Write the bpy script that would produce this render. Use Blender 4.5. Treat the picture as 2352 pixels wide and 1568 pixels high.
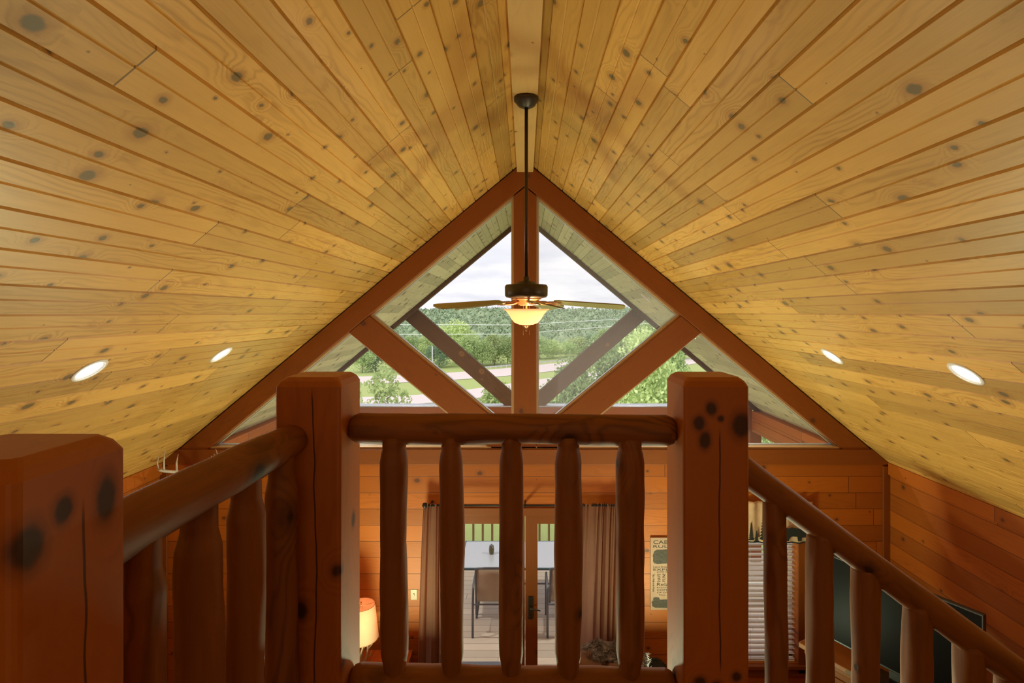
import bpy, bmesh, math, random
from mathutils import Vector, Matrix, noise
PI = math.pi
random.seed(7)
for o in list(bpy.data.objects): bpy.data.objects.remove(o, do_unlink=True)
scene = bpy.context.scene
COL = scene.collection

# ------------------------------------------------------------------ camera
cd = bpy.data.cameras.new('camera'); cam = bpy.data.objects.new('camera', cd); COL.objects.link(cam)
CZ = 4.3
cam.location = (0, 0, CZ); cam.rotation_euler = (PI/2, 0, 0)
cd.sensor_width = 36; cd.lens = 1250/2352*36; cd.shift_x = -30/2352; cd.shift_y = -66/2352
cd.clip_end = 3000; cd.clip_start = .05
scene.camera = cam
F = 1250.0
def at(px, py, d):            # metres behind a pixel of the photograph at a depth
    return Vector(((px-1206)/F*d, d, CZ-(py-718)/F*d))

# ------------------------------------------------------------------ view
scene.view_settings.view_transform = 'Standard'
scene.view_settings.look = 'None'
scene.view_settings.exposure = 0.0
scene.view_settings.gamma = 1
scene.view_settings.use_curve_mapping = False

# ------------------------------------------------------------------ node helper
class NT:
    def __init__(s, tree): s.t = tree; s.n = tree.nodes; s.l = tree.links
    def set(s, sock, v):
        if v is None: return
        if hasattr(v, 'is_output') or isinstance(v, bpy.types.NodeSocket): s.l.new(v, sock)
        else:
            try: sock.default_value = v
            except Exception:
                sock.default_value = (*v, 1) if len(v) == 3 else v[:3]
    def node(s, typ, ins={}, **kw):
        n = s.n.new(typ)
        for k, v in kw.items(): setattr(n, k, v)
        for k, v in ins.items(): s.set(n.inputs[k], v)
        return n
    def m(s, op, a, b=None, c=None, clamp=False):
        n = s.node('ShaderNodeMath', operation=op); n.use_clamp = clamp
        s.set(n.inputs[0], a); s.set(n.inputs[1], b) if b is not None else 0
        if c is not None: s.set(n.inputs[2], c)
        return n.outputs[0]
    def vm(s, op, a, b=None, out=0):
        n = s.node('ShaderNodeVectorMath', operation=op); s.set(n.inputs[0], a)
        if b is not None:
            if op == 'SCALE': s.set(n.inputs['Scale'], b)
            else: s.set(n.inputs[1], b)
        return n.outputs[out]
    def xyz(s, x, y, z):
        n = s.node('ShaderNodeCombineXYZ'); s.set(n.inputs[0], x); s.set(n.inputs[1], y); s.set(n.inputs[2], z); return n.outputs[0]
    def sep(s, v):
        n = s.node('ShaderNodeSeparateXYZ'); s.set(n.inputs[0], v); return n.outputs
    def noise(s, v, scale=1, detail=3, rough=.5, out='Fac', dist=0):
        n = s.node('ShaderNodeTexNoise', {'Vector': v, 'Scale': scale, 'Detail': detail, 'Roughness': rough, 'Distortion': dist}); return n.outputs[out]
    def mix(s, f, a, b, blend='MIX'):
        n = s.node('ShaderNodeMix', data_type='RGBA', blend_type=blend)
        s.set(n.inputs[0], f); s.set(n.inputs[6], a); s.set(n.inputs[7], b); return n.outputs[2]
    def ss(s, v, lo, hi):      # smoothstep lo->hi gives 0->1
        n = s.node('ShaderNodeMapRange', interpolation_type='SMOOTHSTEP'); n.clamp = True
        s.set(n.inputs[0], v); s.set(n.inputs[1], lo); s.set(n.inputs[2], hi); s.set(n.inputs[3], 0.); s.set(n.inputs[4], 1.); return n.outputs[0]
    def mr(s, v, a, b, c, d):
        n = s.node('ShaderNodeMapRange'); n.clamp = True
        for i, x in enumerate((v, a, b, c, d)): s.set(n.inputs[i], x)
        return n.outputs[0]

# ------------------------------------------------------------------ world: bright overcast
w = bpy.data.worlds.new('overcast_sky'); scene.world = w; w.use_nodes = True
g = NT(w.node_tree); g.n.clear()
tc = g.node('ShaderNodeTexCoord').outputs['Generated']
sx, sy, sz = g.sep(tc)
den = g.m('ADD', g.m('ABSOLUTE', sz), .18)
cv = g.xyz(g.m('DIVIDE', sx, den), g.m('DIVIDE', sy, den), 0.)
n1 = g.noise(cv, 1.6, 6, .55)
n2 = g.noise(g.vm('MULTIPLY', cv, (1, 2.3, 1)), .9, 4, .5)
cl = g.ss(g.m('ADD', g.m('MULTIPLY', n1, .6), g.m('MULTIPLY', n2, .4)), .36, .62)
sky = g.mix(cl, (.70, .71, .78, 1), (.93, .91, .92, 1))
sky = g.mix(g.ss(sz, .0, .22), sky, g.mix(.5, sky, (.80, .82, .90, 1)))
bg = g.node('ShaderNodeBackground', {'Color': sky, 'Strength': 1.22})
g.l.new(bg.outputs[0], g.node('ShaderNodeOutputWorld').inputs[0])

# ------------------------------------------------------------------ added fill lights out of the frame, and the sun
def lamp(name, kind, loc, power, color, size=.2, rot=(0, 0, 0), size_y=None, spread=None):
    l = bpy.data.lights.new(name, kind); l.energy = power; l.color = color
    if kind == 'POINT': l.shadow_soft_size = size
    if kind == 'AREA':
        l.shape = 'RECTANGLE' if size_y else 'DISK'; l.size = size
        if size_y: l.size_y = size_y
        if spread: l.spread = spread
    if kind == 'SUN': l.angle = size
    o = bpy.data.objects.new(name, l); o.location = loc; o.rotation_euler = rot; COL.objects.link(o); return o
WARM = (1.0, .80, .55); SOFT = (1.0, .93, .80)
# added fill: a broad panel behind the camera, and uplights in the room below
lamp('loft_back_fill', 'AREA', (0, -2.8, 4.4), 19, (1., .70, .40), 3.6, (math.radians(90), 0, 0), 2.0)
for x_, y_, p_ in ((-1.35, 4.95, 52), (1.35, 4.95, 52), (-1.0, 3.4, 18), (1.0, 3.4, 18)):      # unseen fill lights added to brighten the ceiling, under the frame
    lamp('ceiling_uplight_fill', 'AREA', (x_, y_, 1.15 if y_ < 4 else .75), p_, (.86, 1., .62) if y_ > 4 else (1., .80, .50), .5, (PI, 0, 0))
lamp('daylight_sun', 'SUN', (-30, -30, 60), 2.6, (1., .98, .93), .9, (math.radians(38), math.radians(-30), 0))

# ------------------------------------------------------------------ objects
def tag(o, label=None, cat=None, group=None, kind=None):
    if label: o['label'] = label
    if cat: o['category'] = cat
    if group: o['group'] = group
    if kind: o['kind'] = kind
    return o
def thing(name, label, cat, loc=(0, 0, 0), rz=0, group=None):
    o = bpy.data.objects.new(name, None); COL.objects.link(o); o.location = loc; o.rotation_euler = (0, 0, rz)
    o.empty_display_size = .1
    return tag(o, label, cat, group)
class MB:
    def __init__(s): s.v = []; s.f = []; s.mi = []; s.sm = []
    def add(s, vs, fs, mi=0, sm=False):
        b = len(s.v); s.v += [Vector(v) for v in vs]
        for f in fs: s.f.append([i+b for i in f]); s.mi.append(mi); s.sm.append(sm)
        return s
    def box(s, a, b, mi=0, M=None):
        x0, y0, z0 = a; x1, y1, z1 = b
        vs = [Vector(v) for v in ((x0,y0,z0),(x1,y0,z0),(x1,y1,z0),(x0,y1,z0),(x0,y0,z1),(x1,y0,z1),(x1,y1,z1),(x0,y1,z1))]
        if M: vs = [M @ v for v in vs]
        return s.add(vs, [(0,3,2,1),(4,5,6,7),(0,1,5,4),(1,2,6,5),(2,3,7,6),(3,0,4,7)], mi)
    def prism(s, poly, y0, y1, mi=0):      # polygon in xz, extruded along y (polygon counter-clockwise seen from -y)
        n = len(poly); vs = [(x, y0, z) for x, z in poly]+[(x, y1, z) for x, z in poly]
        fs = [tuple(range(n)), tuple(reversed(range(n, 2*n)))]
        for i in range(n): j = (i+1) % n; fs.append((i, i+n, j+n, j))
        return s.add(vs, fs, mi)
    def lathe(s, prof, n=32, c=(0, 0, 0), mi=0, sm=True, cap=True):
        vs = []; fs = []
        for r, z in prof:
            for k in range(n): a = 2*PI*k/n; vs.append((c[0]+r*math.cos(a), c[1]+r*math.sin(a), c[2]+z))
        for i in range(len(prof)-1):
            for k in range(n):
                k2 = (k+1) % n; fs.append((i*n+k, i*n+k2, (i+1)*n+k2, (i+1)*n+k))
        if cap: fs.append(tuple(reversed(range(n)))); fs.append(tuple(range((len(prof)-1)*n, len(prof)*n)))
        return s.add(vs, fs, mi, sm)
    def tube(s, pts, rad, n=8, mi=0, sm=True, cap=True):
        pts = [Vector(p) for p in pts]
        if not isinstance(rad, (list, tuple)): rad = [rad]*len(pts)
        vs = []; fs = []; up = None
        for i, p in enumerate(pts):
            t = (pts[min(i+1, len(pts)-1)]-pts[max(i-1, 0)]).normalized()
            if up is None:
                up = Vector((0, 0, 1)) if abs(t.z) < .9 else Vector((1, 0, 0))
            a = t.cross(up).normalized(); b = a.cross(t).normalized(); up = b
            for k in range(n): q = 2*PI*k/n; vs.append(p+(a*math.cos(q)+b*math.sin(q))*rad[i])
        for i in range(len(pts)-1):
            for k in range(n): k2 = (k+1) % n; fs.append((i*n+k, i*n+k2, (i+1)*n+k2, (i+1)*n+k))
        if cap: fs.append(tuple(reversed(range(n)))); fs.append(tuple(range((len(pts)-1)*n, len(pts)*n)))
        return s.add(vs, fs, mi, sm)
    def build(s, name, mats, parent=None, loc=None, rot=None, bevel=0, seg=2, fix=False):
        me = bpy.data.meshes.new(name); me.from_pydata([tuple(v) for v in s.v], [], s.f)
        for mt in (mats if isinstance(mats, (list, tuple)) else [mats]): me.materials.append(mt)
        me.polygons.foreach_set('material_index', s.mi); me.polygons.foreach_set('use_smooth', s.sm); me.update()
        if fix:
            bm = bmesh.new(); bm.from_mesh(me); bmesh.ops.remove_doubles(bm, verts=bm.verts, dist=1e-5)
            bmesh.ops.recalc_face_normals(bm, faces=bm.faces); bm.to_mesh(me); bm.free()
        o = bpy.data.objects.new(name, me); COL.objects.link(o)
        if loc is not None: o.location = loc
        if rot is not None: o.rotation_euler = rot
        if parent: o.parent = parent
        if bevel:
            md = o.modifiers.new('bevel', 'BEVEL'); md.width = bevel; md.segments = seg; md.limit_method = 'ANGLE'; md.angle_limit = .6
        return o

# ------------------------------------------------------------------ materials
def mat(name):
    m = bpy.data.materials.new(name); m.use_nodes = True; g = NT(m.node_tree); g.n.clear()
    g.out = g.node('ShaderNodeOutputMaterial'); return m, g
def bsdf(g, color, rough=.5, metal=0, bump=None, bstr=.3, bdist=.01, **kw):
    n = g.node('ShaderNodeBsdfPrincipled', {'Base Color': color, 'Roughness': rough, 'Metallic': metal})
    for k, v in kw.items(): g.set(n.inputs[k], v)
    if bump is not None:
        b = g.node('ShaderNodeBump', {'Height': bump, 'Strength': bstr, 'Distance': bdist}); g.l.new(b.outputs[0], n.inputs['Normal'])
    g.l.new(n.outputs[0], g.out.inputs[0]); return n
def plain(name, c, rough=.5, metal=0, nscale=30, var=.12, bstr=.05, **kw):
    m, g = mat(name); co = g.node('ShaderNodeTexCoord').outputs['Object']
    n = g.noise(co, nscale, 4, .6)
    c = (*c, 1)
    col = g.mix(n, tuple(x*(1-var) for x in c[:3])+(1,), tuple(min(1, x*(1+var)) for x in c[:3])+(1,))
    bsdf(g, col, rough, metal, bump=n, bstr=bstr, bdist=.002, **kw); return m
def wood(name, light, dark, along='y', across='x', plank=0, length=3.0, kden=(2.2, 6.), krad=.024, kthr=.45,
         knotc=(.10, .075, .035), halo=(.40, .16, .03), rough=.38, tone=.22, fine=140., ring=26., coat=.15, seam=0,
         knots=(), cracks=(), bstr=.25, off=0., joint=True, solid=False, grainmix=.55, stains=.0):
    m, g = mat(name)
    co = g.node('ShaderNodeTexCoord').outputs['Object']; S = dict(zip('xyz', g.sep(co)))
    third = [k for k in 'xyz' if k not in (along, across)][0]
    a, c, t = S[along], S[across], S[third]
    oi = g.node('ShaderNodeObjectInfo').outputs['Random']
    val = None; jl = None
    if plank:
        q = g.m('DIVIDE', g.m('ADD', c, off), plank); pi = g.m('FLOOR', q)
        r1 = g.node('ShaderNodeTexWhiteNoise', {'W': pi}, noise_dimensions='1D').outputs['Value']
        ay = g.m('ADD', g.m('DIVIDE', a, length), g.m('MULTIPLY', r1, 7.31)); bi = g.m('FLOOR', ay)
        wn = g.node('ShaderNodeTexWhiteNoise', {'Vector': g.xyz(pi, bi, 3.7)}, noise_dimensions='2D')
        R = g.sep(wn.outputs['Color']); val = R[0]
        cs = g.m('ADD', c, g.m('MULTIPLY', R[1], 17.)); as_ = g.m('ADD', a, g.m('MULTIPLY', R[2], 53.))
        fr = g.m('FRACT', ay)
        if joint: jl = g.m('SUBTRACT', 1., g.ss(g.m('MULTIPLY', g.m('MINIMUM', fr, g.m('SUBTRACT', 1., fr)), length), .0015, .005))
        if seam:
            fq = g.m('FRACT', q); sl = g.m('SUBTRACT', 1., g.ss(g.m('MULTIPLY', g.m('MINIMUM', fq, g.m('SUBTRACT', 1., fq)), plank), seam*.4, seam))
            jl = g.m('MAXIMUM', jl, sl) if jl is not None else sl
    else:
        cs = g.m('ADD', c, g.m('MULTIPLY', oi, 13.)); as_ = g.m('ADD', a, g.m('MULTIPLY', oi, 37.))
    # knots
    p = g.xyz(g.m('MULTIPLY', as_, kden[0]), g.m('MULTIPLY', cs, kden[1]), g.m('MULTIPLY', t, kden[1]) if solid else 0.)
    vo = g.node('ShaderNodeTexVoronoi', {'Vector': p, 'Scale': 1., 'Randomness': 1.}, voronoi_dimensions='3D' if solid else '2D', feature='F1')
    dv = g.vm('SUBTRACT', p, vo.outputs['Position'])
    wob = g.m('MULTIPLY', g.m('SUBTRACT', g.noise(g.xyz(as_, cs, t), 45., 2), .5), .012)
    dv2 = g.vm('MULTIPLY', dv, (1/kden[0]*.8, 1/kden[1], 1/kden[1] if solid else 0))
    dist = g.m('ADD', g.vm('LENGTH', dv2, out=1), wob)
    kr = g.sep(vo.outputs['Color'])
    rad = g.m('MULTIPLY', g.m('MULTIPLY', g.ss(kr[0], kthr, 1.), krad), g.m('ADD', .5, g.m('MULTIPLY', kr[1], .7)))
    kd = g.m('DIVIDE', dist, g.m('ADD', rad, .0004))
    kmask = g.m('SUBTRACT', 1., g.ss(kd, .65, 1.1)); hmask = g.m('SUBTRACT', 1., g.ss(kd, .8, 2.6))
    infl = g.m('MULTIPLY', g.m('SUBTRACT', 1., g.ss(kd, .0, 5.)), g.ss(rad, .0, krad*.6))
    for (kx, ky, kz, r, st) in knots:
        d = g.vm('MULTIPLY', g.vm('SUBTRACT', co, (kx, ky, kz)), (1, 1, 1/st))
        d = g.m('ADD', g.vm('LENGTH', d, out=1), g.m('MULTIPLY', wob, .6)); d = g.m('DIVIDE', d, r)
        kmask = g.m('MAXIMUM', kmask, g.m('SUBTRACT', 1., g.ss(d, .6, 1.15)))
        hmask = g.m('MAXIMUM', hmask, g.m('SUBTRACT', 1., g.ss(d, .8, 1.9)))
        infl = g.m('MAXIMUM', infl, g.m('SUBTRACT', 1., g.ss(d, 0., 4.)))
    # grain
    sw = g.noise(g.xyz(g.m('MULTIPLY', as_, 1.1), g.m('MULTIPLY', cs, 5.), g.m('MULTIPLY', t, 5.)), 1., 3, .5)
    gc = g.m('ADD', g.m('ADD', g.m('MULTIPLY', g.m('ADD', cs, g.m('MULTIPLY', t, .7)), ring), g.m('MULTIPLY', sw, 9.)), g.m('MULTIPLY', infl, 3.2))
    rg = g.m('ADD', .5, g.m('MULTIPLY', g.m('SINE', g.m('MULTIPLY', gc, 2*PI)), .5)); rg = g.m('POWER', rg, 2.2)
    amp = g.ss(g.noise(g.xyz(g.m('MULTIPLY', as_, .7), g.m('MULTIPLY', cs, 3.), t), 1., 2), .35, .7)
    fib = g.noise(g.xyz(g.m('MULTIPLY', as_, 4.), g.m('MULTIPLY', cs, fine), g.m('MULTIPLY', t, fine)), 1., 4, .6)
    blot = g.noise(g.xyz(g.m('MULTIPLY', as_, 2.), g.m('MULTIPLY', cs, 6.), g.m('MULTIPLY', t, 6.)), 1., 3, .6)
    gr = g.m('ADD', g.m('MULTIPLY', g.m('MULTIPLY', rg, amp), .55), g.m('MULTIPLY', g.m('SUBTRACT', fib, .35), .55))
    gr = g.m('MULTIPLY', g.m('ADD', gr, g.m('MULTIPLY', g.m('SUBTRACT', blot, .5), .7)), grainmix, clamp=True)
    col = g.mix(gr, (*light, 1), (*dark, 1))
    if val is not None:
        tv = g.mr(val, 0., 1., 1-tone, 1+tone*.6)
        col = g.mix(1., col, g.xyz(tv, tv, tv), 'MULTIPLY')
    if stains:
        sn = g.ss(g.noise(g.xyz(g.m('MULTIPLY', as_, 2.2), g.m('MULTIPLY', cs, 7.), 4.), 1., 5, .7), .60, .74)
        col = g.mix(g.m('MULTIPLY', sn, stains), col, (*halo, 1))
    col = g.mix(g.m('MULTIPLY', hmask, .55), col, (*halo, 1))
    col = g.mix(g.m('MULTIPLY', kmask, .85), col, (*knotc, 1))
    h = g.m('SUBTRACT', g.m('MULTIPLY', gr, .5), g.m('MULTIPLY', kmask, .3))
    for (ca, c0, wd, lo, hi, third_sign) in cracks:   # crack along the grain on one face
        ln = g.m('ABSOLUTE', g.m('SUBTRACT', g.m('ADD', c, g.m('MULTIPLY', g.m('SUBTRACT', g.noise(g.xyz(g.m('MULTIPLY', a, 2.2), c0, 0.), 1., 3), .5), .05)), ca))
        k = g.m('SUBTRACT', 1., g.ss(ln, wd*.35, wd))
        k = g.m('MULTIPLY', k, g.m('MULTIPLY', g.ss(a, lo, lo+.05), g.m('SUBTRACT', 1., g.ss(a, hi-.05, hi))))
        k = g.m('MULTIPLY', k, g.m('GREATER_THAN', g.m('MULTIPLY', t, third_sign), .05 if third_sign else -1.))
        col = g.mix(g.m('MULTIPLY', k, .85), col, (*[x*.12 for x in dark], 1)); h = g.m('SUBTRACT', h, k)
    if jl is not None:
        col = g.mix(g.m('MULTIPLY', jl, .8), col, (*[x*.25 for x in dark], 1)); h = g.m('SUBTRACT', h, g.m('MULTIPLY', jl, 1.5))
    bsdf(g, col, rough, 0, bump=h, bstr=bstr, bdist=.004, **{'Coat Weight': coat, 'Coat Roughness': .25}); return m

PINE_L, PINE_D = (.76, .435, .105), (.38, .165, .020)
M_ceil = wood('pine_ceiling', PINE_L, PINE_D, 'y', 'x', plank=.178, length=2.7, kden=(3.2, 7.), krad=.026, kthr=.25,
              knotc=(.15, .115, .05), halo=(.42, .17, .03), tone=.26, stains=.5, rough=.42, grainmix=.8)
M_soffit = wood('porch_soffit', (.72, .70, .42), (.40, .37, .20), 'y', 'x', plank=.178, length=2.4, kden=(3., 6.), krad=.03, kthr=.2,
                knotc=(.16, .14, .09), halo=(.3, .22, .1), tone=.3, stains=.7, rough=.6, coat=0)  # same pine as indoors, with the outdoor light's pale green put into its colour
RED_L, RED_D = (.27, .066, .002), (.16, .034, .001)
M_beam = wood('stained_timber', RED_L, RED_D, 'x', 'z', krad=.03, kthr=.6, kden=(1.2, 3.), knotc=(.10, .03, .008), halo=(.2, .05, .006), ring=9, rough=.6, fine=90, coat=.0)
M_beamv = wood('stained_timber_upright', RED_L, RED_D, 'z', 'x', krad=.03, kthr=.6, kden=(1.2, 3.), knotc=(.10, .03, .008), halo=(.2, .05, .006), ring=9, rough=.6, fine=90, coat=.0)
M_ridge = wood('ridge_beam_wood', (.68, .40, .13), (.48, .24, .06), 'y', 'x', krad=.02, kthr=.5, kden=(2., 5.), knotc=(.12, .06, .02), rough=.6, ring=3, coat=0, grainmix=.4)
WALL_L, WALL_D = (.50, .125, .005), (.27, .056, .002)
M_wall = wood('pine_wall_boards', WALL_L, WALL_D, 'x', 'z', plank=.18, length=3.1, kden=(2., 5.), krad=.022, kthr=.35, knotc=(.10, .03, .008),
              halo=(.24, .06, .008), tone=.2, seam=.004, rough=.55, coat=0, off=.04)
M_wallside = wood('pine_side_boards', WALL_L, WALL_D, 'y', 'z', plank=.18, length=3.1, kden=(2., 5.), krad=.022, kthr=.35, knotc=(.10, .03, .008),
                  halo=(.24, .06, .008), tone=.2, seam=.004, rough=.55, coat=0, off=.04)
LOG_L, LOG_D = (.29, .097, .004), (.10, .030, .0012)
M_log = wood('peeled_log', LOG_L, LOG_D, 'z', 'x', krad=.03, kthr=.45, kden=(3., 9.), knotc=(.030, .012, .004), halo=(.07, .022, .004), ring=14,
             rough=.62, solid=True, fine=70, coat=.0, grainmix=1., bstr=.6)
def post_mat(name, knots, cracks):
    return wood(name, (.46, .135, .005), (.28, .068, .002), 'z', 'x', krad=.02, kthr=.7, kden=(2., 5.), knotc=(.030, .013, .006), halo=(.15, .035, .004), ring=10,
                rough=.5, solid=True, fine=80, coat=.06, knots=knots, cracks=cracks)
M_trimwood = wood('trim_wood', (.50, .17, .03), (.32, .09, .012), 'x', 'z', krad=.01, kthr=.8, ring=12)
M_stop = plain('light_wood_stop', (.62, .40, .19), .5)
M_alu = plain('silver_frame', (.55, .55, .58), .35, .6)
M_floor = wood('room_floor_boards', (.30, .10, .02), (.18, .05, .01), 'y', 'x', plank=.12, length=1.6, seam=.002)
M_deck = wood('deck_boards', (.66, .55, .44), (.50, .38, .28), 'x', 'y', plank=.14, length=3.2, seam=.005, krad=.012, kthr=.5, knotc=(.3, .2, .12), halo=(.45, .32, .2), rough=.6, coat=0, tone=.15)
M_bronze = plain('dark_bronze', (.075, .062, .045), .38, .6)
M_brass = plain('aged_brass', (.55, .30, .15), .3, .8)
M_black = plain('matt_black_metal', (.02, .018, .016), .45, .3)
M_white = plain('white_trim', (.85, .84, .82), .4)
M_blade = wood('fan_blade_wood', (.34, .33, .12), (.22, .20, .06), 'x', 'y', krad=.003, kthr=.9, ring=12, rough=.4)  # olive of the light reflected from the ceiling put into the base colour

def glass(name, veil, tint=(1, 1, 1), dirt=.5):
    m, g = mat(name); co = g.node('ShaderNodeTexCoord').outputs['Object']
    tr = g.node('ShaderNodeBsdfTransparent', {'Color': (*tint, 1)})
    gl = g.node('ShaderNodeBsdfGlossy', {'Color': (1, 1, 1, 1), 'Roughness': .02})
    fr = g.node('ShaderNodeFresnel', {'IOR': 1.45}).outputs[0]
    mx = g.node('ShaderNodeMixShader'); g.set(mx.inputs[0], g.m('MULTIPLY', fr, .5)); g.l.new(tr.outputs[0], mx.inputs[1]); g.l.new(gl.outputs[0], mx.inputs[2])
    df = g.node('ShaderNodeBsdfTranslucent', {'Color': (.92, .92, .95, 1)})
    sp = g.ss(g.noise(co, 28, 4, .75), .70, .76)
    fac = g.m('MULTIPLY_ADD', g.noise(co, .9, 3), veil*.6, veil*.7); fac = g.m('MULTIPLY_ADD', sp, dirt*.35, fac)  # pale veil of glare and outdoor haze mixed into the pane
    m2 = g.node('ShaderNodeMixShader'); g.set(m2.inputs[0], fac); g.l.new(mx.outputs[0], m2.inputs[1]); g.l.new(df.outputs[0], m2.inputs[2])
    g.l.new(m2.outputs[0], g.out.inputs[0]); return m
M_glass = glass('window_glass', .02)
M_glass_glare = glass('glare_veil_glass', .13)  # right pane: veil of reflected glare put into the glass shader
M_glass_door = glass('door_glass', .015, dirt=.05)

def emis(name, c, s):
    m, g = mat(name); e = g.node('ShaderNodeEmission', {'Color': (*c, 1), 'Strength': s}); g.l.new(e.outputs[0], g.out.inputs[0]); return m
def translucent(name, c, tf=.6, rough=.5, weave=0):
    m, g = mat(name); co = g.node('ShaderNodeTexCoord').outputs['Object']; n = g.noise(co, 9, 4, .6)
    col = g.mix(n, tuple(x*.88 for x in c)+(1,), tuple(min(1, x*1.08) for x in c)+(1,))
    h = n
    if weave:
        wv = g.node('ShaderNodeTexWave', {'Vector': co, 'Scale': weave, 'Distortion': 1.5}, bands_direction='Z').outputs[1]
        col = g.mix(g.m('MULTIPLY', wv, .18), col, tuple(x*.7 for x in c)+(1,)); h = wv
    d = g.node('ShaderNodeBsdfDiffuse', {'Color': col}); t = g.node('ShaderNodeBsdfTranslucent', {'Color': col})
    b = g.node('ShaderNodeBump', {'Height': h, 'Strength': .1, 'Distance': .002}); g.l.new(b.outputs[0], d.inputs['Normal'])
    mx = g.node('ShaderNodeMixShader'); g.set(mx.inputs[0], tf); g.l.new(d.outputs[0], mx.inputs[1]); g.l.new(t.outputs[0], mx.inputs[2])
    g.l.new(mx.outputs[0], g.out.inputs[0]); return m

# ================================================================== STRUCTURE
YW = 6.05                     # inner face of the gable wall
HW = 4.04; RZ = 6.0; SL = .834
def roof_z(x): return RZ-SL*abs(x)
ANG = math.atan(SL)
def struct(name, mb, m, **k): return tag(mb.build(name, m, **k), kind='structure')

# ceilings: tongue-and-groove boards with real V grooves; local x down the slope, y along the ridge
CANS = [(206, 850, -1, .095), (508, 814, -1, .095), (2218, 858, 1, .095), (1911, 818, 1, .095), (922, 667, -1, .085), (1483, 684, 1, .085), (791, 772, -1, .085), (1620, 776, 1, .085)]
def can_pos(px, py):
    u = (px-1206)/F; v = (718-py)/F; d = (RZ-CZ)/(v+SL*abs(u)); return Vector((u*d, d, CZ+v*d))
def slope(name, side, y0, y1, m, gw=.0889, depth=.013, extra=0):
    L = (HW+extra)/math.cos(ANG); mb = MB(); prof = []; s = 0; k = 0
    while s < L:
        e = min(s+gw, L); wd, dp = (.0105, depth) if k % 2 == 0 else (.005, depth*.4)
        prof += [(s, dp), (s+wd, 0), (e-wd*.5, 0)]; s = e; k += 1
    prof.append((L, depth))
    H = []
    for px, py, sd, r in CANS:
        p = can_pos(px, py)
        if sd == side and y0 < p.y < y1: H.append((abs(p.x)/math.cos(ANG), p.y, r*.80))
    def hz(x):
        for (a, ha), (b, hb) in zip(prof, prof[1:]):
            if a <= x <= b: return ha+(hb-ha)*(x-a)/max(1e-9, b-a)
        return 0
    xs = sorted(set([p[0] for p in prof]+[c+i*.01 for c, _, _ in H for i in range(-10, 11) if 0 < c+i*.01 < L]))
    ys_ = sorted(set([y0, y1]+[c+i*.01 for _, c, _ in H for i in range(-10, 11) if y0 < c+i*.01 < y1]))
    n = len(xs); vs = [(side*x, y, hz(x)) for y in ys_ for x in xs]; fs = []
    for j in range(len(ys_)-1):
        for i in range(n-1):
            mx_, my_ = (xs[i]+xs[i+1])/2, (ys_[j]+ys_[j+1])/2
            if any((mx_-a)**2+(my_-b)**2 < r*r for a, b, r in H): continue
            fs.append((j*n+i, j*n+i+1, (j+1)*n+i+1, (j+1)*n+i))
    mb.add(vs, fs)
    o = struct(name, mb, m); o.location = (0, 0, RZ); o.rotation_euler = (0, side*ANG, 0); return o
slope('ceiling_left', -1, -3, YW+.2, M_ceil); slope('ceiling_right', 1, -3, YW+.2, M_ceil)
slope('ceiling_porch_left', -1, YW+.2, 9.55, M_soffit, extra=.5); slope('ceiling_porch_right', 1, YW+.2, 9.55, M_soffit, extra=.5)
# roof above the ceiling keeps the daylight out
for s in (-1, 1):
    mb = MB(); mb.box((min(0, s*6.1), -3.2, .14), (max(0, s*6.1), 9.56, .22)); mb.box((min(0, s*6.1), 9.51, -.03), (max(0, s*6.1), 9.56, .14)); o = struct('roof_left' if s < 0 else 'roof_right', mb, plain('shingles', (.2, .18, .16), .9))
    o.location = (0, 0, RZ); o.rotation_euler = (0, s*ANG, 0)

# gable wall below the glass, with openings
def wall_grid(xs, zs, holes, y0, y1):
    mb = MB()
    for i in range(len(xs)-1):
        for j in range(len(zs)-1):
            cx, cz = (xs[i]+xs[i+1])/2, (zs[j]+zs[j+1])/2
            if any(a < cx < b and c < cz < d for a, b, c, d in holes): continue
            mb.box((xs[i], y0, zs[j]), (xs[i+1], y1, zs[j+1]))
    return mb
SILL = 2.79
holes = [(-1.0, 1.0, 0, 2.06), (2.0, 3.03, .40, 2.05), (-3.03, -2.0, .40, 2.05)]
mb = wall_grid([-HW, -3.03, -2.0, -1.0, 1.0, 2.0, 3.03, HW], [0, .40, 2.05, 2.06, SILL-.17], holes, YW, YW+.2)
struct('wall_front', mb, M_wall, fix=False)
mb = MB().prism([(-HW, SILL-.17), (HW, SILL-.17), (HW, roof_z(HW)-.002), (3.85, SILL-.003), (-3.85, SILL-.003), (-HW, roof_z(HW)-.002)], YW-.028, YW+.22); struct('trim_1', mb, M_beam, bevel=.004)
mb = MB().box((-3.56, YW+.0, SILL), (3.56, YW+.06, SILL+.022)); struct('trim_2', mb, M_stop, bevel=.003)
for s, nm in ((-1, 'left'), (1, 'right')):
    mb = MB().box((s*HW if s > 0 else s*HW-.15, -3, 0), (s*HW+.15 if s > 0 else s*HW, YW+.2, roof_z(HW)+.05)); struct('wall_'+nm, mb, M_wallside)
    mb = MB().box((s*HW-s*.07 if s > 0 else s*HW, YW-.03, 0), (s*HW if s > 0 else s*HW+.07, YW, 2.60)); struct('trim_corner_'+nm, mb, M_beamv, bevel=.003)
    mb = MB().box((s*HW-s*.025 if s > 0 else s*HW, -3, roof_z(HW)-.12), (s*HW if s > 0 else s*HW+.025, YW-.03, roof_z(HW)+.01)); struct('trim_eave_'+nm, mb, M_wallside, bevel=.003)
mb = MB().prism([(-HW, 0), (HW, 0), (HW, roof_z(HW)), (0, RZ), (-HW, roof_z(HW))], -3.15, -3); struct('wall_back', mb, M_wall)
struct('floor', MB().box((-HW-.15, -3, -.15), (HW+.15, YW+.2, 0)), M_floor)
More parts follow.
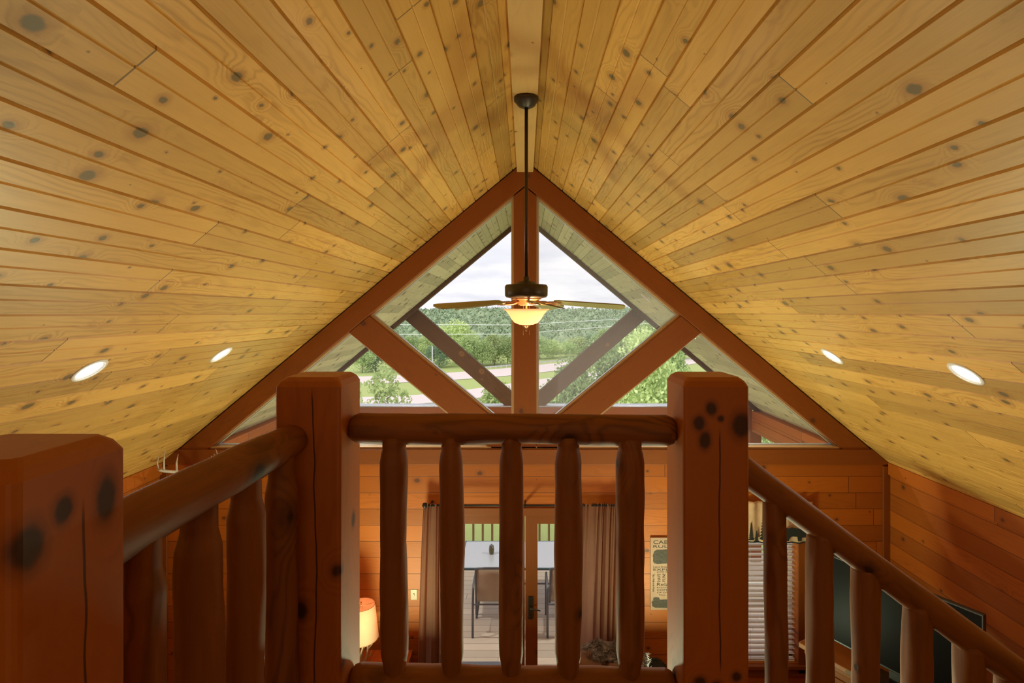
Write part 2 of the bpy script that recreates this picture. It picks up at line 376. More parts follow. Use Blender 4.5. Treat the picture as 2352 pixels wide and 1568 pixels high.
mb = MB().box((-HW, -3, 2.78), (HW, .62, 3.0)); mb.box((-.92, .62, 2.78), (.72, 1.88, 3.0)); struct('floor_loft', mb, M_floor)

# ridge beam
rb = MB().box((-.091, -3, 5.86), (.091, YW, 5.97)); rb.box((-.0915, 2.60, 5.859), (.0915, 2.606, 5.90), 1)
ob = rb.build('ridge_beam', [M_ridge, M_black], bevel=.004); tag(ob, 'pale flat ridge beam running along the peak of the plank ceiling', 'beam')

# gable truss framing the glass
tr = thing('gable_truss', 'stained timber truss framing the gable windows, with king post and two diagonal braces', 'truss', (0, YW, 0))
def poly_part(name, pts, y0, y1, m, parent, bevel=.006, mi=0):
    area = sum(pts[i][0]*pts[(i+1) % len(pts)][1]-pts[(i+1) % len(pts)][0]*pts[i][1] for i in range(len(pts)))
    if area < 0: pts = pts[::-1]
    # build aligned to its own longest edge so that the grain follows the timber
    c = Vector((sum(p[0] for p in pts)/len(pts), sum(p[1] for p in pts)/len(pts)))
    e = max(((Vector(pts[(i+1) % len(pts)])-Vector(pts[i])) for i in range(len(pts))), key=lambda v: v.length)
    an = math.atan2(e[1], e[0]); ca, sa = math.cos(-an), math.sin(-an)
    q = [((p[0]-c.x)*ca-(p[1]-c.y)*sa, (p[0]-c.x)*sa+(p[1]-c.y)*ca) for p in pts]
    o = MB().prism(q, y0, y1).build(name, m, parent, (c.x, 0, c.y), (0, -an, 0), bevel=bevel); return o
RL = lambda x: 5.72-SL*abs(x)
poly_part('king_post', [(-.126, SILL), (.126, SILL), (.126, 5.60), (0, 5.70), (-.126, 5.60)], .0, .2, M_beam, tr)
for s in (-1, 1):
    poly_part('rafter', [(s*.001, 5.986), (s*.001, 5.715), (s*3.70, RL(3.70)), (s*3.99, RL(3.70)), (s*3.99, roof_z(3.99)-.014)], -.015, .2, M_beam, tr)
    poly_part('brace', [(s*1.738, RL(1.738)-.005), (s*1.96, RL(1.96)-.005), (s*.37, SILL), (s*.127, SILL), (s*.127, 2.943)], .0, .19, M_beam, tr)

# gable windows
def window(n, pts, gm):
    cx = sum(p[0] for p in pts)/len(pts); cz = sum(p[1] for p in pts)/len(pts)
    root = bpy.data.objects.new('window_%d' % n, None); COL.objects.link(root); tag(root, kind='structure'); root.location = (cx, YW+.1, cz)
    P = [Vector((p[0]-cx, p[1]-cz)) for p in pts]
    area = sum(P[i].x*P[(i+1) % len(P)].y-P[(i+1) % len(P)].x*P[i].y for i in range(len(P)))
    if area < 0: P = P[::-1]
    def inset(d):
        out = []; n_ = len(P)
        for i in range(n_):
            p0, p1, p2 = P[i-1], P[i], P[(i+1) % n_]
            e1 = (p1-p0).normalized(); e2 = (p2-p1).normalized(); n1 = Vector((-e1.y, e1.x)); n2 = Vector((-e2.y, e2.x))
            k = (n1+n2).normalized(); out.append(p1+k*(d/max(.2, k.dot(n1))))
        return out
    def ring(name, d0, d1, y0, y1, m):
        A, B = inset(d0), inset(d1); mb = MB(); nn = len(A)
        for i in range(nn):
            j = (i+1) % nn; a, b, c, d = A[i], A[j], B[j], B[i]
            mb.add([(v.x, y, v.y) for y in (y0, y1) for v in (a, b, c, d)], [(0,1,2,3),(7,6,5,4),(0,4,5,1),(2,6,7,3)])
        return mb.build(name, m, root)
    ring('window_stop', -.002, .020, -.06, -.03, M_stop)
    ring('window_frame', -.002, .030, -.03, .03, M_alu)
    Q = inset(.02); mb = MB().add([(v.x, .0, v.y) for v in Q], [tuple(range(len(Q)))]); mb.build('window_glass', gm, root)
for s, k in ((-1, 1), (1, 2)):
    window(k, [(s*.126, 5.612), (s*1.738, RL(1.738)), (s*.126, 2.94)], M_glass if s < 0 else M_glass_glare)
    window(k+2, [(s*1.955, RL(1.955)), (s*3.535, SILL+.0), (s*.375, SILL+.0)], M_glass)

# double door
dr = bpy.data.objects.new('door_1', None); COL.objects.link(dr); tag(dr, kind='structure'); dr.location = (0, YW, 0)
mb = MB()
mb.box((-1.07, -.02, 0), (-.97, .0, 2.14)); mb.box((.97, -.02, 0), (1.07, 0, 2.14)); mb.box((-1.07, -.03, 2.06), (1.07, 0, 2.14))
mb.box((-1.0, 0, 0), (-.975, .18, 2.06)); mb.box((.975, 0, 0), (1.0, .18, 2.06)); mb.box((-1., 0, 2.04), (1., .18, 2.06))
mb.build('door_frame', M_beam, dr, bevel=.004)
for s in (-1, 1):
    mb = MB(); x0, x1 = (.003, .972)
    a = lambda u, v: (min(s*u, s*v), max(s*u, s*v))
    for u, v, z0, z1 in ((x0, .14, .01, 2.03), (.83, x1, .01, 2.03), (.14, .83, 1.936, 2.03), (.14, .83, .01, .22)):
        l, r = a(u, v); mb.box((l, .04, z0), (r, .085, z1))
    p = mb.build('door_leaf', M_beamv, dr, bevel=.004)
    l, r = a(.135, .835); MB().box((l, .058, .21), (r, .066, 1.94)).build('door_glass', M_glass_door, p)
mb = MB().box((.035, .025, .88), (.085, .041, 1.13)); mb.tube([(.06, .03, 1.02), (.06, -.02, 1.02), (.09, -.03, 1.02), (.17, -.03, 1.005)], .009, 8)
mb.tube([(.06, .03, .92), (.06, .005, .92)], .012, 8); mb.build('door_handle', M_bronze, dr, bevel=.003)

# side windows with blinds and valance
def side_window(n, s):
    root = bpy.data.objects.new('window_%d' % n, None); COL.objects.link(root); tag(root, kind='structure'); root.location = (s*2.515, YW, 0)
    mb = MB(); W = .515
    mb.box((-W-.09, -.02, .30), (-W, 0, 2.14)); mb.box((W, -.02, .30), (W+.09, 0, 2.14)); mb.box((-W-.09, -.022, 2.05), (W+.09, 0, 2.14))
    mb.box((-W-.09, -.05, .36), (W+.09, .01, .40)); mb.box((-W-.09, -.02, .27), (W+.09, 0, .36))
    mb.build('window_casing', M_beamv, root, bevel=.004)
    mb = MB()
    for z0, z1 in ((.40, .45), (1.19, 1.23), (2.0, 2.05)): mb.box((-W, .12, z0), (W, .16, z1))
    for x0, x1 in ((-W, -W+.05), (W-.05, W)): mb.box((x0, .12, .40), (x1, .16, 2.05))
    mb.build('window_sash', M_white, root, bevel=.003)
    MB().box((-W+.04, .138, .44), (W-.04, .142, 2.01)).build('window_glass', M_glass_door, root)
    b = thing('window_blind', 'white slatted window blind %s' % ('at the right of the door, under the printed valance' if s > 0 else 'at the left, a thin strip between log balusters'), 'blind', (s*2.515, YW+.06, 0))
    mb = MB(); z = .43
    R_ = Matrix.Rotation(math.radians(8), 4, 'X')
    while z < 1.98:
        mb.box((-W+.012, -.025, -.0015), (W-.012, .025, .0015), 0, Matrix.Translation((0, 0, z)) @ R_); z += .058
    mb.build('slats', M_blind, b)
    MB().box((-W+.01, -.03, 1.99), (W-.01, .03, 2.045)).build('headrail', M_white, b, bevel=.003)
    MB().box((-W+.012, -.024, .402), (W-.012, .024, .416)).build('bottom_rail', M_white, b, bevel=.003)
    mb = MB()
    for x in (-.36, 0, .36): mb.tube([(x, -.028, .41), (x, -.028, 2.0)], .0015, 4)
    mb.build('ladder_cord', M_white, b)
M_blind = plain('blind_slats', (.68, .60, .60), .5)
side_window(5, 1); side_window(6, -1)

# valance, printed with black bears and spruces
va = thing('window_valance', 'cream window valance printed with dark spruces and a black bear, over the right-hand blind', 'valance', (2.515, YW-.05, 0))
M_val = plain('valance_cloth', (.60, .38, .22), .9, nscale=6, var=.35); M_ink = plain('valance_black', (.02, .022, .018), .9)
mb = MB(); N = 60; vs = []; fs = []
for i in range(N+1):
    x = -.66+1.32*i/N; y = -.012*math.sin(i*1.1); zb = 1.77-.012*abs(math.sin((x+.66)/1.32*PI*4))
    for z in (zb, zb+.015, 1.9, 2.0, 2.1, 2.19, 2.22): vs.append((x, y*(1 if z < 2.18 else 1.6), z))
for i in range(N):
    for j in range(6): fs.append((i*7+j, (i+1)*7+j, (i+1)*7+j+1, i*7+j+1))
mb.add(vs, [f for k, f in enumerate(fs) if k % 6], 0, True); mb.add(vs, [f for k, f in enumerate(fs) if k % 6 == 0], 1, True)
o = mb.build('cloth', [M_val, M_ink], va); md = o.modifiers.new('solid', 'SOLIDIFY'); md.thickness = .003
mb = MB(); rr = random.Random(3)
def spruce(x, z0, h, wd):
    mb = MB(); L_, R_ = [], []
    for k in range(9):
        t = k/9; zz = z0+h*(.08+.88*t); ww = wd*(1-t)*.9+.005
        R_ += [(x+ww, -.02, zz-.014), (x+ww*.28+.003, -.02, zz+h*.07)]; L_ += [(x-ww, -.02, zz-.012), (x-ww*.28-.003, -.02, zz+h*.07)]
    P = [(x+.005, -.02, z0)]+R_+[(x, -.02, z0+h)]+L_[::-1]+[(x-.005, -.02, z0)]
    mb.add(P, [tuple(range(len(P)))]); mb.build('spruce_print', M_ink, va)
for a_ in ((.11, 1.80, .34, .055), (-.03, 1.80, .20, .035), (-.3, 1.8, .3, .05), (-.48, 1.8, .22, .04), (.03, 1.79, .12, .03)): spruce(*a_)
def bear(x, z, s, name):
    pts = [(-.17,.0),(-.14,.0),(-.135,.05),(-.09,.065),(-.03,.06),(-.02,.0),(.03,.0),(.03,.05),(.10,.05),(.11,.0),(.15,.0),(.16,.08),(.175,.12),(.15,.165),(.10,.175),(.03,.165),(-.04,.175),(-.10,.185),(-.15,.17),(-.155,.185),(-.175,.18),(-.18,.16),(-.22,.13),(-.255,.095),(-.25,.075),(-.20,.07),(-.18,.05)]
    MB().add([(x+a*s, -.021, z+b*s) for a, b in pts], [tuple(range(len(pts)))]).build(name, M_ink, va)
bear(.50, 1.79, .82, 'bear_print'); bear(-.14, 1.79, .3, 'bear_print')

# ================================================================== TIMBER POSTS AND LOG RAILINGS
def post(name, x, y, z1, mt, label, w_=.2, taper=.022):
    t = thing(name, label, 'post', (x, y, 3.0))
    h = z1-3.0; b = w_/2; tp = taper; mb = MB(); N = 14; vs = []; fs = []
    rings = [(0, b), (.3, b), (.6, b), (h-tp*1.25, b), (h-tp*.5, b-tp*.38), (h, b-tp), ]
    bm = bmesh.new(); prev = None; allr = []
    for z, r in rings:
        c = .012 if r > b-.001 else .014
        ring = []
        for cx, cy, a0 in ((1, 1, 0), (-1, 1, 90), (-1, -1, 180), (1, -1, 270)):
            for k in range(4):
                a = math.radians(a0+30*k); ring.append(((r-c)*cx+c*math.cos(a), (r-c)*cy+c*math.sin(a), z))
        allr.append(ring)
    n = 16
    for ring in allr: vs += ring
    for i in range(len(allr)-1):
        for k in range(n): k2 = (k+1) % n; fs.append((i*n+k, i*n+k2, (i+1)*n+k2, (i+1)*n+k))
    fs.append(tuple(range((len(allr)-1)*n, len(allr)*n))); fs.append(tuple(reversed(range(n))))
    for i, v in enumerate(vs):
        j = noise.noise(Vector((v[0]*6+x*9, v[1]*6, v[2]*4)))*.004; vs[i] = (v[0]*(1+j*2), v[1]*(1+j*2), v[2])
    mb.add(vs, fs, 0, False); o = mb.build('shaft', mt, t, bevel=.004, seg=3)
    return t
TOPZ = CZ-.197
XL, XR, YN = -.657, .579, 1.745
mL = post_mat('left_newel_wood', [(-.02, -.1, .40, .02, 1.4), (.085, -.09, .52, .018, 1.3), (.1, .02, .63, .017, 1.5), (.0, -.1, .12, .02, 1.2)], [(.02, 1.3, .0035, .15, 1.08, -1)])
mR = post_mat('right_newel_wood', [(-.016, -.1, 1.01, .017, 1.2), (-.052, -.1, .965, .018, 1.3), (-.035, -.1, .915, .018, 1.5), (.075, -.1, .96, .03, 1.3), (.012, -.1, .98, .010, 1.), (-.05, -.1, .18, .02, 1.), (.0, -.1, .17, .017, 1.), (.06, -.1, .2, .014, 1.)], [(.01, 2.1, .0035, .2, .96, -1)])
mN = wood('near_post_wood', (.46, .135, .005), (.28, .068, .002), 'z', 'y', krad=.02, kthr=.8, kden=(2., 5.), knotc=(.022, .016, .011), halo=(.13, .04, .01), ring=10,
          rough=.5, solid=True, fine=80, coat=.06, knots=[(.1, .055, 1.005, .020, 1.9), (.1, -.025, 1.015, .017, 1.2), (.1, -.08, .985, .026, 1.2)], cracks=[(.015, 1.3, .0035, .05, 1.03, 1)])
post('newel_post', XL, YN, TOPZ, mL, 'square newel post at the left end of the centre log railing, with a long split')
post('newel_post', XR, YN, TOPZ, mR, 'square newel post at the right end of the centre log railing, with clustered knots')
post('newel_post', -.766, .81, TOPZ-.0, mN, 'nearest square timber post at the left edge, with three big dark knots')

def log(name, p0, p1, prof, parent, seed=0, bow=(0, 0), rough=.08, n=28, seg=40, m=None):
    p0, p1 = Vector(p0), Vector(p1); L = (p1-p0).length; q = (p1-p0).to_track_quat('Z', 'Y')
    mb = MB(); vs = []; fs = []
    ts = sorted(set([i/seg for i in range(seg+1)]+[t for t, r in prof]))
    def rad(t):
        for (a, ra), (b, rb) in zip(prof, prof[1:]):
            if a <= t <= b:
                f = (t-a)/(b-a) if b > a else 0; return ra+(rb-ra)*f
        return prof[-1][1]
    for t in ts:
        r0 = rad(t); z = t*L
        bx = bow[0]*math.sin(PI*t)+.006*noise.noise(Vector((z*1.7, seed*3.1, 0))); by = bow[1]*math.sin(PI*t)+.006*noise.noise(Vector((z*1.7, 9, seed*2.3)))
        if t in (0, 1): bx = by = 0
        for k in range(n):
            a = 2*PI*k/n
            d = noise.noise(Vector((math.cos(a)*1.2+seed*5, math.sin(a)*1.2, z*3.2)))*rough*1.4+noise.noise(Vector((math.cos(a)*3+seed, math.sin(a)*3, z*11)))*rough*.5
            r = r0*(1+d); vs.append((bx+r*math.cos(a), by+r*math.sin(a), z))
    K = len(ts)
    for i in range(K-1):
        for k in range(n): k2 = (k+1) % n; fs.append((i*n+k, i*n+k2, (i+1)*n+k2, (i+1)*n+k))
    fs.append(tuple(reversed(range(n)))); fs.append(tuple(range((K-1)*n, K*n)))
    mb.add(vs, fs, 0, True)
    o = mb.build(name, m or M_log, parent); o.rotation_mode = 'QUATERNION'; o.rotation_quaternion = q
    o.location = p0-(Vector(parent.location) if parent else Vector()); return o
RZT = CZ-.373; RZB = CZ-1.19
def railp(r): return [(0, r*.45), (.012, r*.85), (.03, r), (.97, r), (.988, r*.85), (1, r*.45)]
# centre railing
rc = thing('log_railing', 'centre log railing with five upright log balusters between the two newel posts', 'railing', (0, YN, 3.0))
log('top_rail', (XL+.095, YN, RZT+.004), (XR-.095, YN, RZT-.004), railp(.049), rc, 1, (0, 0))
log('bottom_rail', (XL+.095, YN, RZB+.012), (XR-.095, YN, RZB-.010), railp(.052), rc, 2, (0, 0), .08)
def baluster(px0, px1, y, ztop, zbot, parent, seed, bow=(0, 0), d=None, rk=.72, x=None, w_=None):
    x = (px0+px1)/2; X = (x-1206)/F*y; r = (px1-px0)/2/F*y
    L = ztop-zbot; a = .055/L
    prof = [(0, r*.5), (a*.8, r*.8), (a*1.7, r), (1-a*1.5, r), (1-a*.95, r*rk*1.08), (1-a*.8, r*rk), (1, r*rk)]
    return log('baluster', (X, y, zbot), (X, y, ztop), prof, parent, seed, bow, .10, seg=44)
for i, (a, b, bw) in enumerate(((875, 938, (.004, 0)), (1011, 1065, (0, 0)), (1147, 1201, (0, 0)), (1274, 1336, (.002, 0)), (1415, 1478, (-.003, 0)))):
    baluster(a, b, YN-.008, RZT-.02, RZB+.012, rc, 10+i, bw, rk=.84)
# left railing running back to the nearest post
rl = thing('log_railing', 'left log railing running from the left newel post back to the nearest post', 'railing', (-.73, 1.28, 3.0))
LA, LB = Vector((-.697, 1.66, CZ-.378)), Vector((-.772, .88, CZ-.415))
log('top_rail', LB, LA, [(0, .05), (.05, .056), (.9, .050), (.97, .045), (1, .036)], rl, 3, (0, 0))
log('bottom_rail', LB+Vector((0, 0, -.80)), LA+Vector((0, 0, -.82)), [(0, .05), (.97, .05), (1, .03)], rl, 4)
for i, (px, d, r) in enumerate(((646, 1.57, .046), (566, 1.405, .046), (460, 1.233, .049), (322, 1.06, .045))):
    zt = CZ-.378-.037*(1.66-d)/.78-.02; x = (px-1206)/F*d
    L = zt-RZB; a = .06/L
    prof = [(0, r*.5), (a*.8, r*.8), (a*1.7, r), (1-a*1.9, r), (1-a*1.2, r*.8), (1, r*.78)]
    log('baluster', (x, d, RZB), (x, d, zt), prof, rl, 20+i, (0, 0), .10, seg=44)
# stair railing going down to the right
rs = thing('log_railing', 'sloping log stair railing going down to the right from the right newel post', 'railing', (1.3, YN, 3.0))
SA = Vector((XR+.085, YN, CZ-.478)); SB = Vector((2.35, YN, CZ-.478-.742*(2.35-XR-.085)))
log('top_rail', SA, SB, [(0, .036), (.02, .044), (.3, .043), (.6, .050), (1, .052)], rs, 5, (0.0, 0), .05, seg=60)
off = Vector((0, 0, -.80)); log('bottom_rail', SA+off, SB+off, railp(.045), rs, 6)
for i, (c, w_) in enumerate(((1780, 50), (1883, 57), (1986, 58), (2105, 60), (2225, 62), (2323, 62), (2440, 60), (2560, 60))):
    x = (c-1206)/F*YN; zt = SA.z-.742*(x-SA.x)-.012; zb = zt-.78; r = w_/2/F*YN
    log('baluster', (x, YN, zb), (x, YN, zt), [(0, r*.7), (.06, r), (.9, r), (1, r*.97)], rs, 30+i, (0, 0), .10)

# ================================================================== CEILING FAN
FX, FY = .009, 3.95
fan = thing('ceiling_fan', 'dark bronze five-blade ceiling fan with a glowing glass bowl, on a long rod', 'ceiling fan', (FX, FY, 5.86))
Z = lambda z: z-5.86
MB().lathe([(.03, Z(5.785)), (.035, Z(5.79)), (.06, Z(5.80)), (.078, Z(5.825)), (.088, Z(5.833)), (.09, Z(5.84)), (.09, Z(5.8585))][::1], 40).build('canopy', M_bronze, fan)
MB().lathe([(.0125, Z(4.54)), (.0125, Z(5.79))], 20).build('downrod', M_bronze, fan)
MB().lathe([(.115, Z(4.405)), (.145, Z(4.412)), (.155, Z(4.425)), (.156, Z(4.488)), (.148, Z(4.502)), (.075, Z(4.508)), (.060, Z(4.525)), (.028, Z(4.53)), (.022, Z(4.535)), (.022, Z(4.560)), (.012, Z(4.562))], 48).build('motor_housing', M_bronze, fan)
hub = MB().lathe([(.045, Z(4.352)), (.062, Z(4.36)), (.062, Z(4.385)), (.10, Z(4.395)), (.115, Z(4.408))], 40).build('hub', M_brass, fan)
for k in range(5):
    th = math.radians(-4+72*k); phi = math.radians(12); dl = .075
    r_ = Vector((math.cos(th), math.sin(th), -dl)).normalized(); t0 = Vector((-math.sin(th), math.cos(th), 0))
    # pitch: tangent tips down on its far side
    t_ = (t0*math.cos(phi)-Vector((0, 0, 1))*math.sin(phi)).normalized(); n_ = r_.cross(t_).normalized(); t_ = n_.cross(r_).normalized()
    M = Matrix((r_, t_, n_)).transposed().to_4x4(); M.translation = Vector((0, 0, Z(4.392)))
    mb = MB(); out = [(.20, -.045), (.23, -.058), (.45, -.068), (.66, -.074), (.695, -.066), (.71, -.03), (.71, .03), (.695, .066), (.66, .074), (.45, .068), (.23, .058), (.20, .045)]
    n = len(out); mb.add([(x, y, -.004) for x, y in out]+[(x, y, .004) for x, y in out], [tuple(reversed(range(n))), tuple(range(n, 2*n))]+[(i, (i+1) % n, (i+1) % n+n, i+n) for i in range(n)])
    b = mb.build('blade', M_blade, fan); b.matrix_local = M
    mb = MB()
    for s in (-1, 1): mb.tube([(.07, 0, -.004), (.12, s*.012, -.02), (.17, s*.034, -.012), (.225, s*.036, -.008), (.25, s*.01, -.008)], [.007, .007, .007, .007, .005], 8)
    mb.box((.215, -.04, -.011), (.255, .04, -.005)); mb.tube([(.06, 0, 0), (.12, 0, -.006), (.22, 0, -.008)], .006, 8)
    mb.build('blade_iron', M_brass, b)
mg, g = mat('frosted_bowl')
tl = g.node('ShaderNodeBsdfTranslucent', {'Color': (1., .80, .58, 1)}); df = g.node('ShaderNodeBsdfDiffuse', {'Color': (.9, .72, .52, 1)})
em = g.node('ShaderNodeEmission', {'Color': (1., .55, .27, 1), 'Strength': .34})
mx = g.node('ShaderNodeMixShader', {0: .35}); g.l.new(tl.outputs[0], mx.inputs[1]); g.l.new(df.outputs[0], mx.inputs[2])
ad = g.node('ShaderNodeAddShader'); g.l.new(mx.outputs[0], ad.inputs[0]); g.l.new(em.outputs[0], ad.inputs[1]); g.l.new(ad.outputs[0], g.out.inputs[0])
MB().lathe([(.012, Z(4.212)), (.05, Z(4.214)), (.085, Z(4.228)), (.108, Z(4.255)), (.125, Z(4.285)), (.148, Z(4.312)), (.168, Z(4.324)), (.165, Z(4.327)), (.145, Z(4.316)), (.121, Z(4.287)), (.104, Z(4.258)), (.082, Z(4.232)), (.05, Z(4.219)), (.012, Z(4.217))], 48, cap=False).build('light_bowl', mg, fan)
MB().lathe([(.008, Z(4.21)), (.008, Z(4.36))], 12).build('light_stem', M_brass, fan)
mb = MB().lathe([(.003, Z(4.165)), (.008, Z(4.172)), (.006, Z(4.182)), (.012, Z(4.192)), (.028, Z(4.205)), (.032, Z(4.212))], 20); mb.build('finial', M_brass, fan)
mb = MB()
for s in (-1, 1): mb.tube([(s*.02, -.03, Z(4.36)), (s*.022, -.035, Z(4.14))], .0012, 5)
mb.build('pull_chain', M_brass, fan)
lamp('fan_bulb_light', 'POINT', (FX+.035, FY-.02, 4.285), 4.5, (1., .72, .42), .03)

# ================================================================== RECESSED LIGHTS
M_lens = emis('lamp_lens', (1., .97, .95), 9.)
def downlight(px, py, side, ym=None, r=.095, lit=True, label='', grp=None, soff=0):
    p = can_pos(px, py); t = thing('recessed_light', label, 'ceiling light', p, 0, grp)
    t.rotation_euler = (0, side*ANG, 0)
    MB().lathe([(r, .006), (r, -.003), (r-.004, -.006), (r-.018, -.006), (r-.024, -.002), (r*.66, .055), (r*.66, .075)], 44, cap=False).build('trim_ring', M_white, t)
    MB().lathe([(.001, .050), (r*.5, .046), (r*.64, .052)], 32, cap=False).build('lens', M_lens if lit else plain('unlit_lens', (.8, .8, .78), .4), t)
    return p
def can_light(px, py, sd, p_, c_, name='can_light'):
    p = can_pos(px, py); lamp(name, 'AREA', p+Vector((-sd*math.sin(ANG), 0, -math.cos(ANG)))*.004, p_, c_, .11, (0, sd*ANG, 0))
for sd in (-1, 1):
    can_light(*((791, 772, -1) if sd < 0 else (1620, 776, 1)), 62, (1., .97, .88), 'porch_can_light')
    can_light(*((206, 850, -1) if sd < 0 else (2218, 858, 1)), 5, (1., .9, .8)); can_light(*((508, 814, -1) if sd < 0 else (1911, 818, 1)), 5, (1., .9, .8))
PTS = []
def dl2(*a, **k): PTS.append(downlight(*a, **k))
dl2(206, 850, -1, label='lit recessed ceiling light on the left slope, nearer and larger of the two')
dl2(508, 814, -1, label='lit recessed ceiling light on the left slope, farther one near the rafter')
dl2(2218, 858, 1, label='lit recessed ceiling light on the right slope, nearer and larger of the two')
dl2(1911, 818, 1, label='lit recessed ceiling light on the right slope, farther one near the rafter')
M_lens2 = M_lens
for px, py, s, lb, lit in ((922, 667, -1, 'upper recessed light in the porch ceiling, behind the left diamond pane', False), (1483, 684, 1, 'upper recessed light in the porch ceiling, behind the right diamond pane', False),
                      (791, 772, -1, 'bright lower recessed light in the porch ceiling at the left, behind the lower left pane', True), (1620, 776, 1, 'bright lower recessed light in the porch ceiling at the right, behind the lower right pane', True)):
    downlight(px, py, s, r=.085, lit=lit, label=lb)

# ================================================================== CURTAINS, ROD, LAMP, SWITCH, SIGN
M_curt = translucent('curtain_cloth', (.40, .19, .12), .6, weave=60)
def curtain(label, x0t, x1t, x0b, x1b, zt, folds, amp, y, seed):
    t = thing('curtain', label, 'curtain', ((x0t+x1t)/2, y, 0))
    mb = MB(); NX, NZ = 120, 30; vs = []; fs = []
    for j in range(NZ+1):
        f = j/NZ; z = zt-(zt-.02)*f; e = f**.7
        for i in range(NX+1):
            s = i/NX; a = x0t+(x1t-x0t)*s; b = x0b+(x1b-x0b)*s; x = a+(b-a)*e
            ph = folds*2*PI*(s+.09*math.sin(s*6+seed)+.02*math.sin(s*17+seed*2+f*2))
            dy = amp*(math.sin(ph)*(.35+.65*e)+.45*math.sin(ph*2.7+seed)*(1-e)**1.5+.25*math.sin(ph*.5+seed+f))
            vs.append((x-(x0t+x1t)/2+.012*math.cos(ph)*e, dy, z))
    for j in range(NZ):
        for i in range(NX): fs.append((j*(NX+1)+i, (j+1)*(NX+1)+i, (j+1)*(NX+1)+i+1, j*(NX+1)+i+1))
    mb.add(vs, fs, 0, True); o = mb.build('cloth', M_curt, t); return t
S_ = 206.6
cx = lambda px: (px-1206)/F*(YW-.1)
curtain('brown curtain gathered at the left of the glazed door', cx(974), cx(1030), cx(958), cx(1036), 2.225, 4, .034, YW-.13, 1.0)
t = curtain('brown curtain at the right of the glazed door, thin enough to show the daylight', cx(1338), cx(1436), cx(1322), cx(1424), 2.225, 5, .034, YW-.13, 2.2)
rod = thing('curtain_rod', 'black curtain rod with round finials above the glazed door', 'curtain rod', (0, YW-.13, 2.205))
MB().tube([(cx(982), 0, 0), (cx(1436), 0, 0)], .011, 12).build('pole', M_black, rod)
for s, x in ((-1, cx(977)), (1, cx(1441))): MB().lathe([(.004, -.03), (.02, -.024), (.03, 0), (.02, .024), (.004, .03)], 20, (x, 0, 0)).build('finial', M_black, rod)
for x in (cx(990), cx(1206), cx(1428)): MB().box((x-.008, -.005, -.02), (x+.008, .128, .012)).build('bracket', M_black, rod)

sw = thing('light_switch', 'ivory light switch plate on the plank wall between lamp and left curtain', 'light switch', (-1.235, YW, 1.17))
MB().box((-.036, -.007, -.058), (.036, -.0005, .058)).build('plate', plain('ivory', (.50, .33, .16), .4), sw, bevel=.003)
MB().box((-.006, -.018, -.012), (.006, -.006, .012)).build('toggle', plain('ivory_toggle', (.55, .38, .2), .4), sw, bevel=.002)

# side table and table lamp
M_tab = wood('red_table_wood', (.40, .09, .015), (.24, .04, .006), 'y', 'x', plank=.14, length=5, seam=.003)
tb = thing('side_table', 'reddish plank side table under the antler lamp', 'table', (-1.65, 5.70, 0))
MB().box((-.42, -.28, .565), (.42, .28, .60)).build('table_top', M_tab, tb, bevel=.004)
MB().box((-.37, -.24, .47), (.37, .24, .565)).build('apron', M_tab, tb, bevel=.003)
for a in (-1, 1):
    for b in (-1, 1): MB().box((a*.37-.03, b*.23-.03, 0), (a*.37+.03, b*.23+.03, .5)).build('leg', M_tab, tb, bevel=.004)
lp = thing('table_lamp', 'lit table lamp with antler base and cream drum shade', 'lamp', (-1.705, 5.66, .60))
M_antl = plain('carved_antler', (.42, .26, .15), .45, nscale=12, var=.4)
MB().lathe([(.075, 0), (.078, .005), (.078, .028), (.07, .034)], 36).build('lamp_base', [M_black], lp)
MB().lathe([(.0, .034), (.062, .034), (.06, .037), (.0, .038)], 30, cap=False).build('base_disc', M_antl, lp)
mb = MB()
for q, sgn in ((0, 1), (2.1, -1), (4.2, 1)):
    pts = []; rad = []
    for k in range(9):
        f = k/8; rr_ = .018+.055*math.sin(f*PI*.75); a = q+f*1.3*sgn
        pts.append((rr_*math.cos(a), rr_*math.sin(a), .03+.30*f)); rad.append(.017*(1-f*.72))
    mb.tube(pts, rad, 10)
    a = q+.6*sgn; mb.tube([pts[4], (pts[4][0]*1.7, pts[4][1]*1.7, .21), (pts[4][0]*1.9, pts[4][1]*1.9, .27)], [.009, .007, .002], 8)
    mb.tube([pts[2], (pts[2][0]*1.9, pts[2][1]*1.9, .12), (pts[2][0]*2.1, pts[2][1]*2.1, .17)], [.009, .006, .002], 8)
mb.build('antler_stem', M_antl, lp)
MB().lathe([(.008, .26), (.008, .36), (.018, .37), (.018, .42)], 14).build('lamp_socket', M_brass, lp)
M_shade = translucent('lamp_shade_linen', (.74, .42, .27), .55, weave=90)
o = MB().lathe([(.178, .325), (.140, .665)], 48, cap=False).build('lamp_shade', M_shade, lp)
mb = MB()
M_rim = plain('shade_rim', (.35, .15, .06), .6)
for z, r in ((.325, .178), (.665, .140)): MB().tube([(r*math.cos(2*PI*k/40), r*math.sin(2*PI*k/40), z) for k in range(41)], .003, 6).build('shade_rim', M_rim, lp)
mb = MB()
for k in range(3): a = k*2.094+.4; mb.tube([(0, 0, .655), (.14*math.cos(a), .14*math.sin(a), .66)], .002, 5)
mb.tube([(0, 0, .655), (-.03, 0, .60), (-.035, 0, .5), (-.015, 0, .41)], .002, 5); mb.tube([(0, 0, .655), (.03, 0, .60), (.035, 0, .5), (.015, 0, .41)], .002, 5)
mb.lathe([(.004, .655), (.008, .665), (.005, .675), (.009, .685), (.001, .70)], 12)
mb.build('harp', M_brass, lp)
MB().lathe([(.012, .42), (.016, .45), (.03, .49), (.031, .515), (.02, .54), (.002, .548)], 20).build('bulb', emis('lit_bulb', (1., .75, .45), 3.), lp)
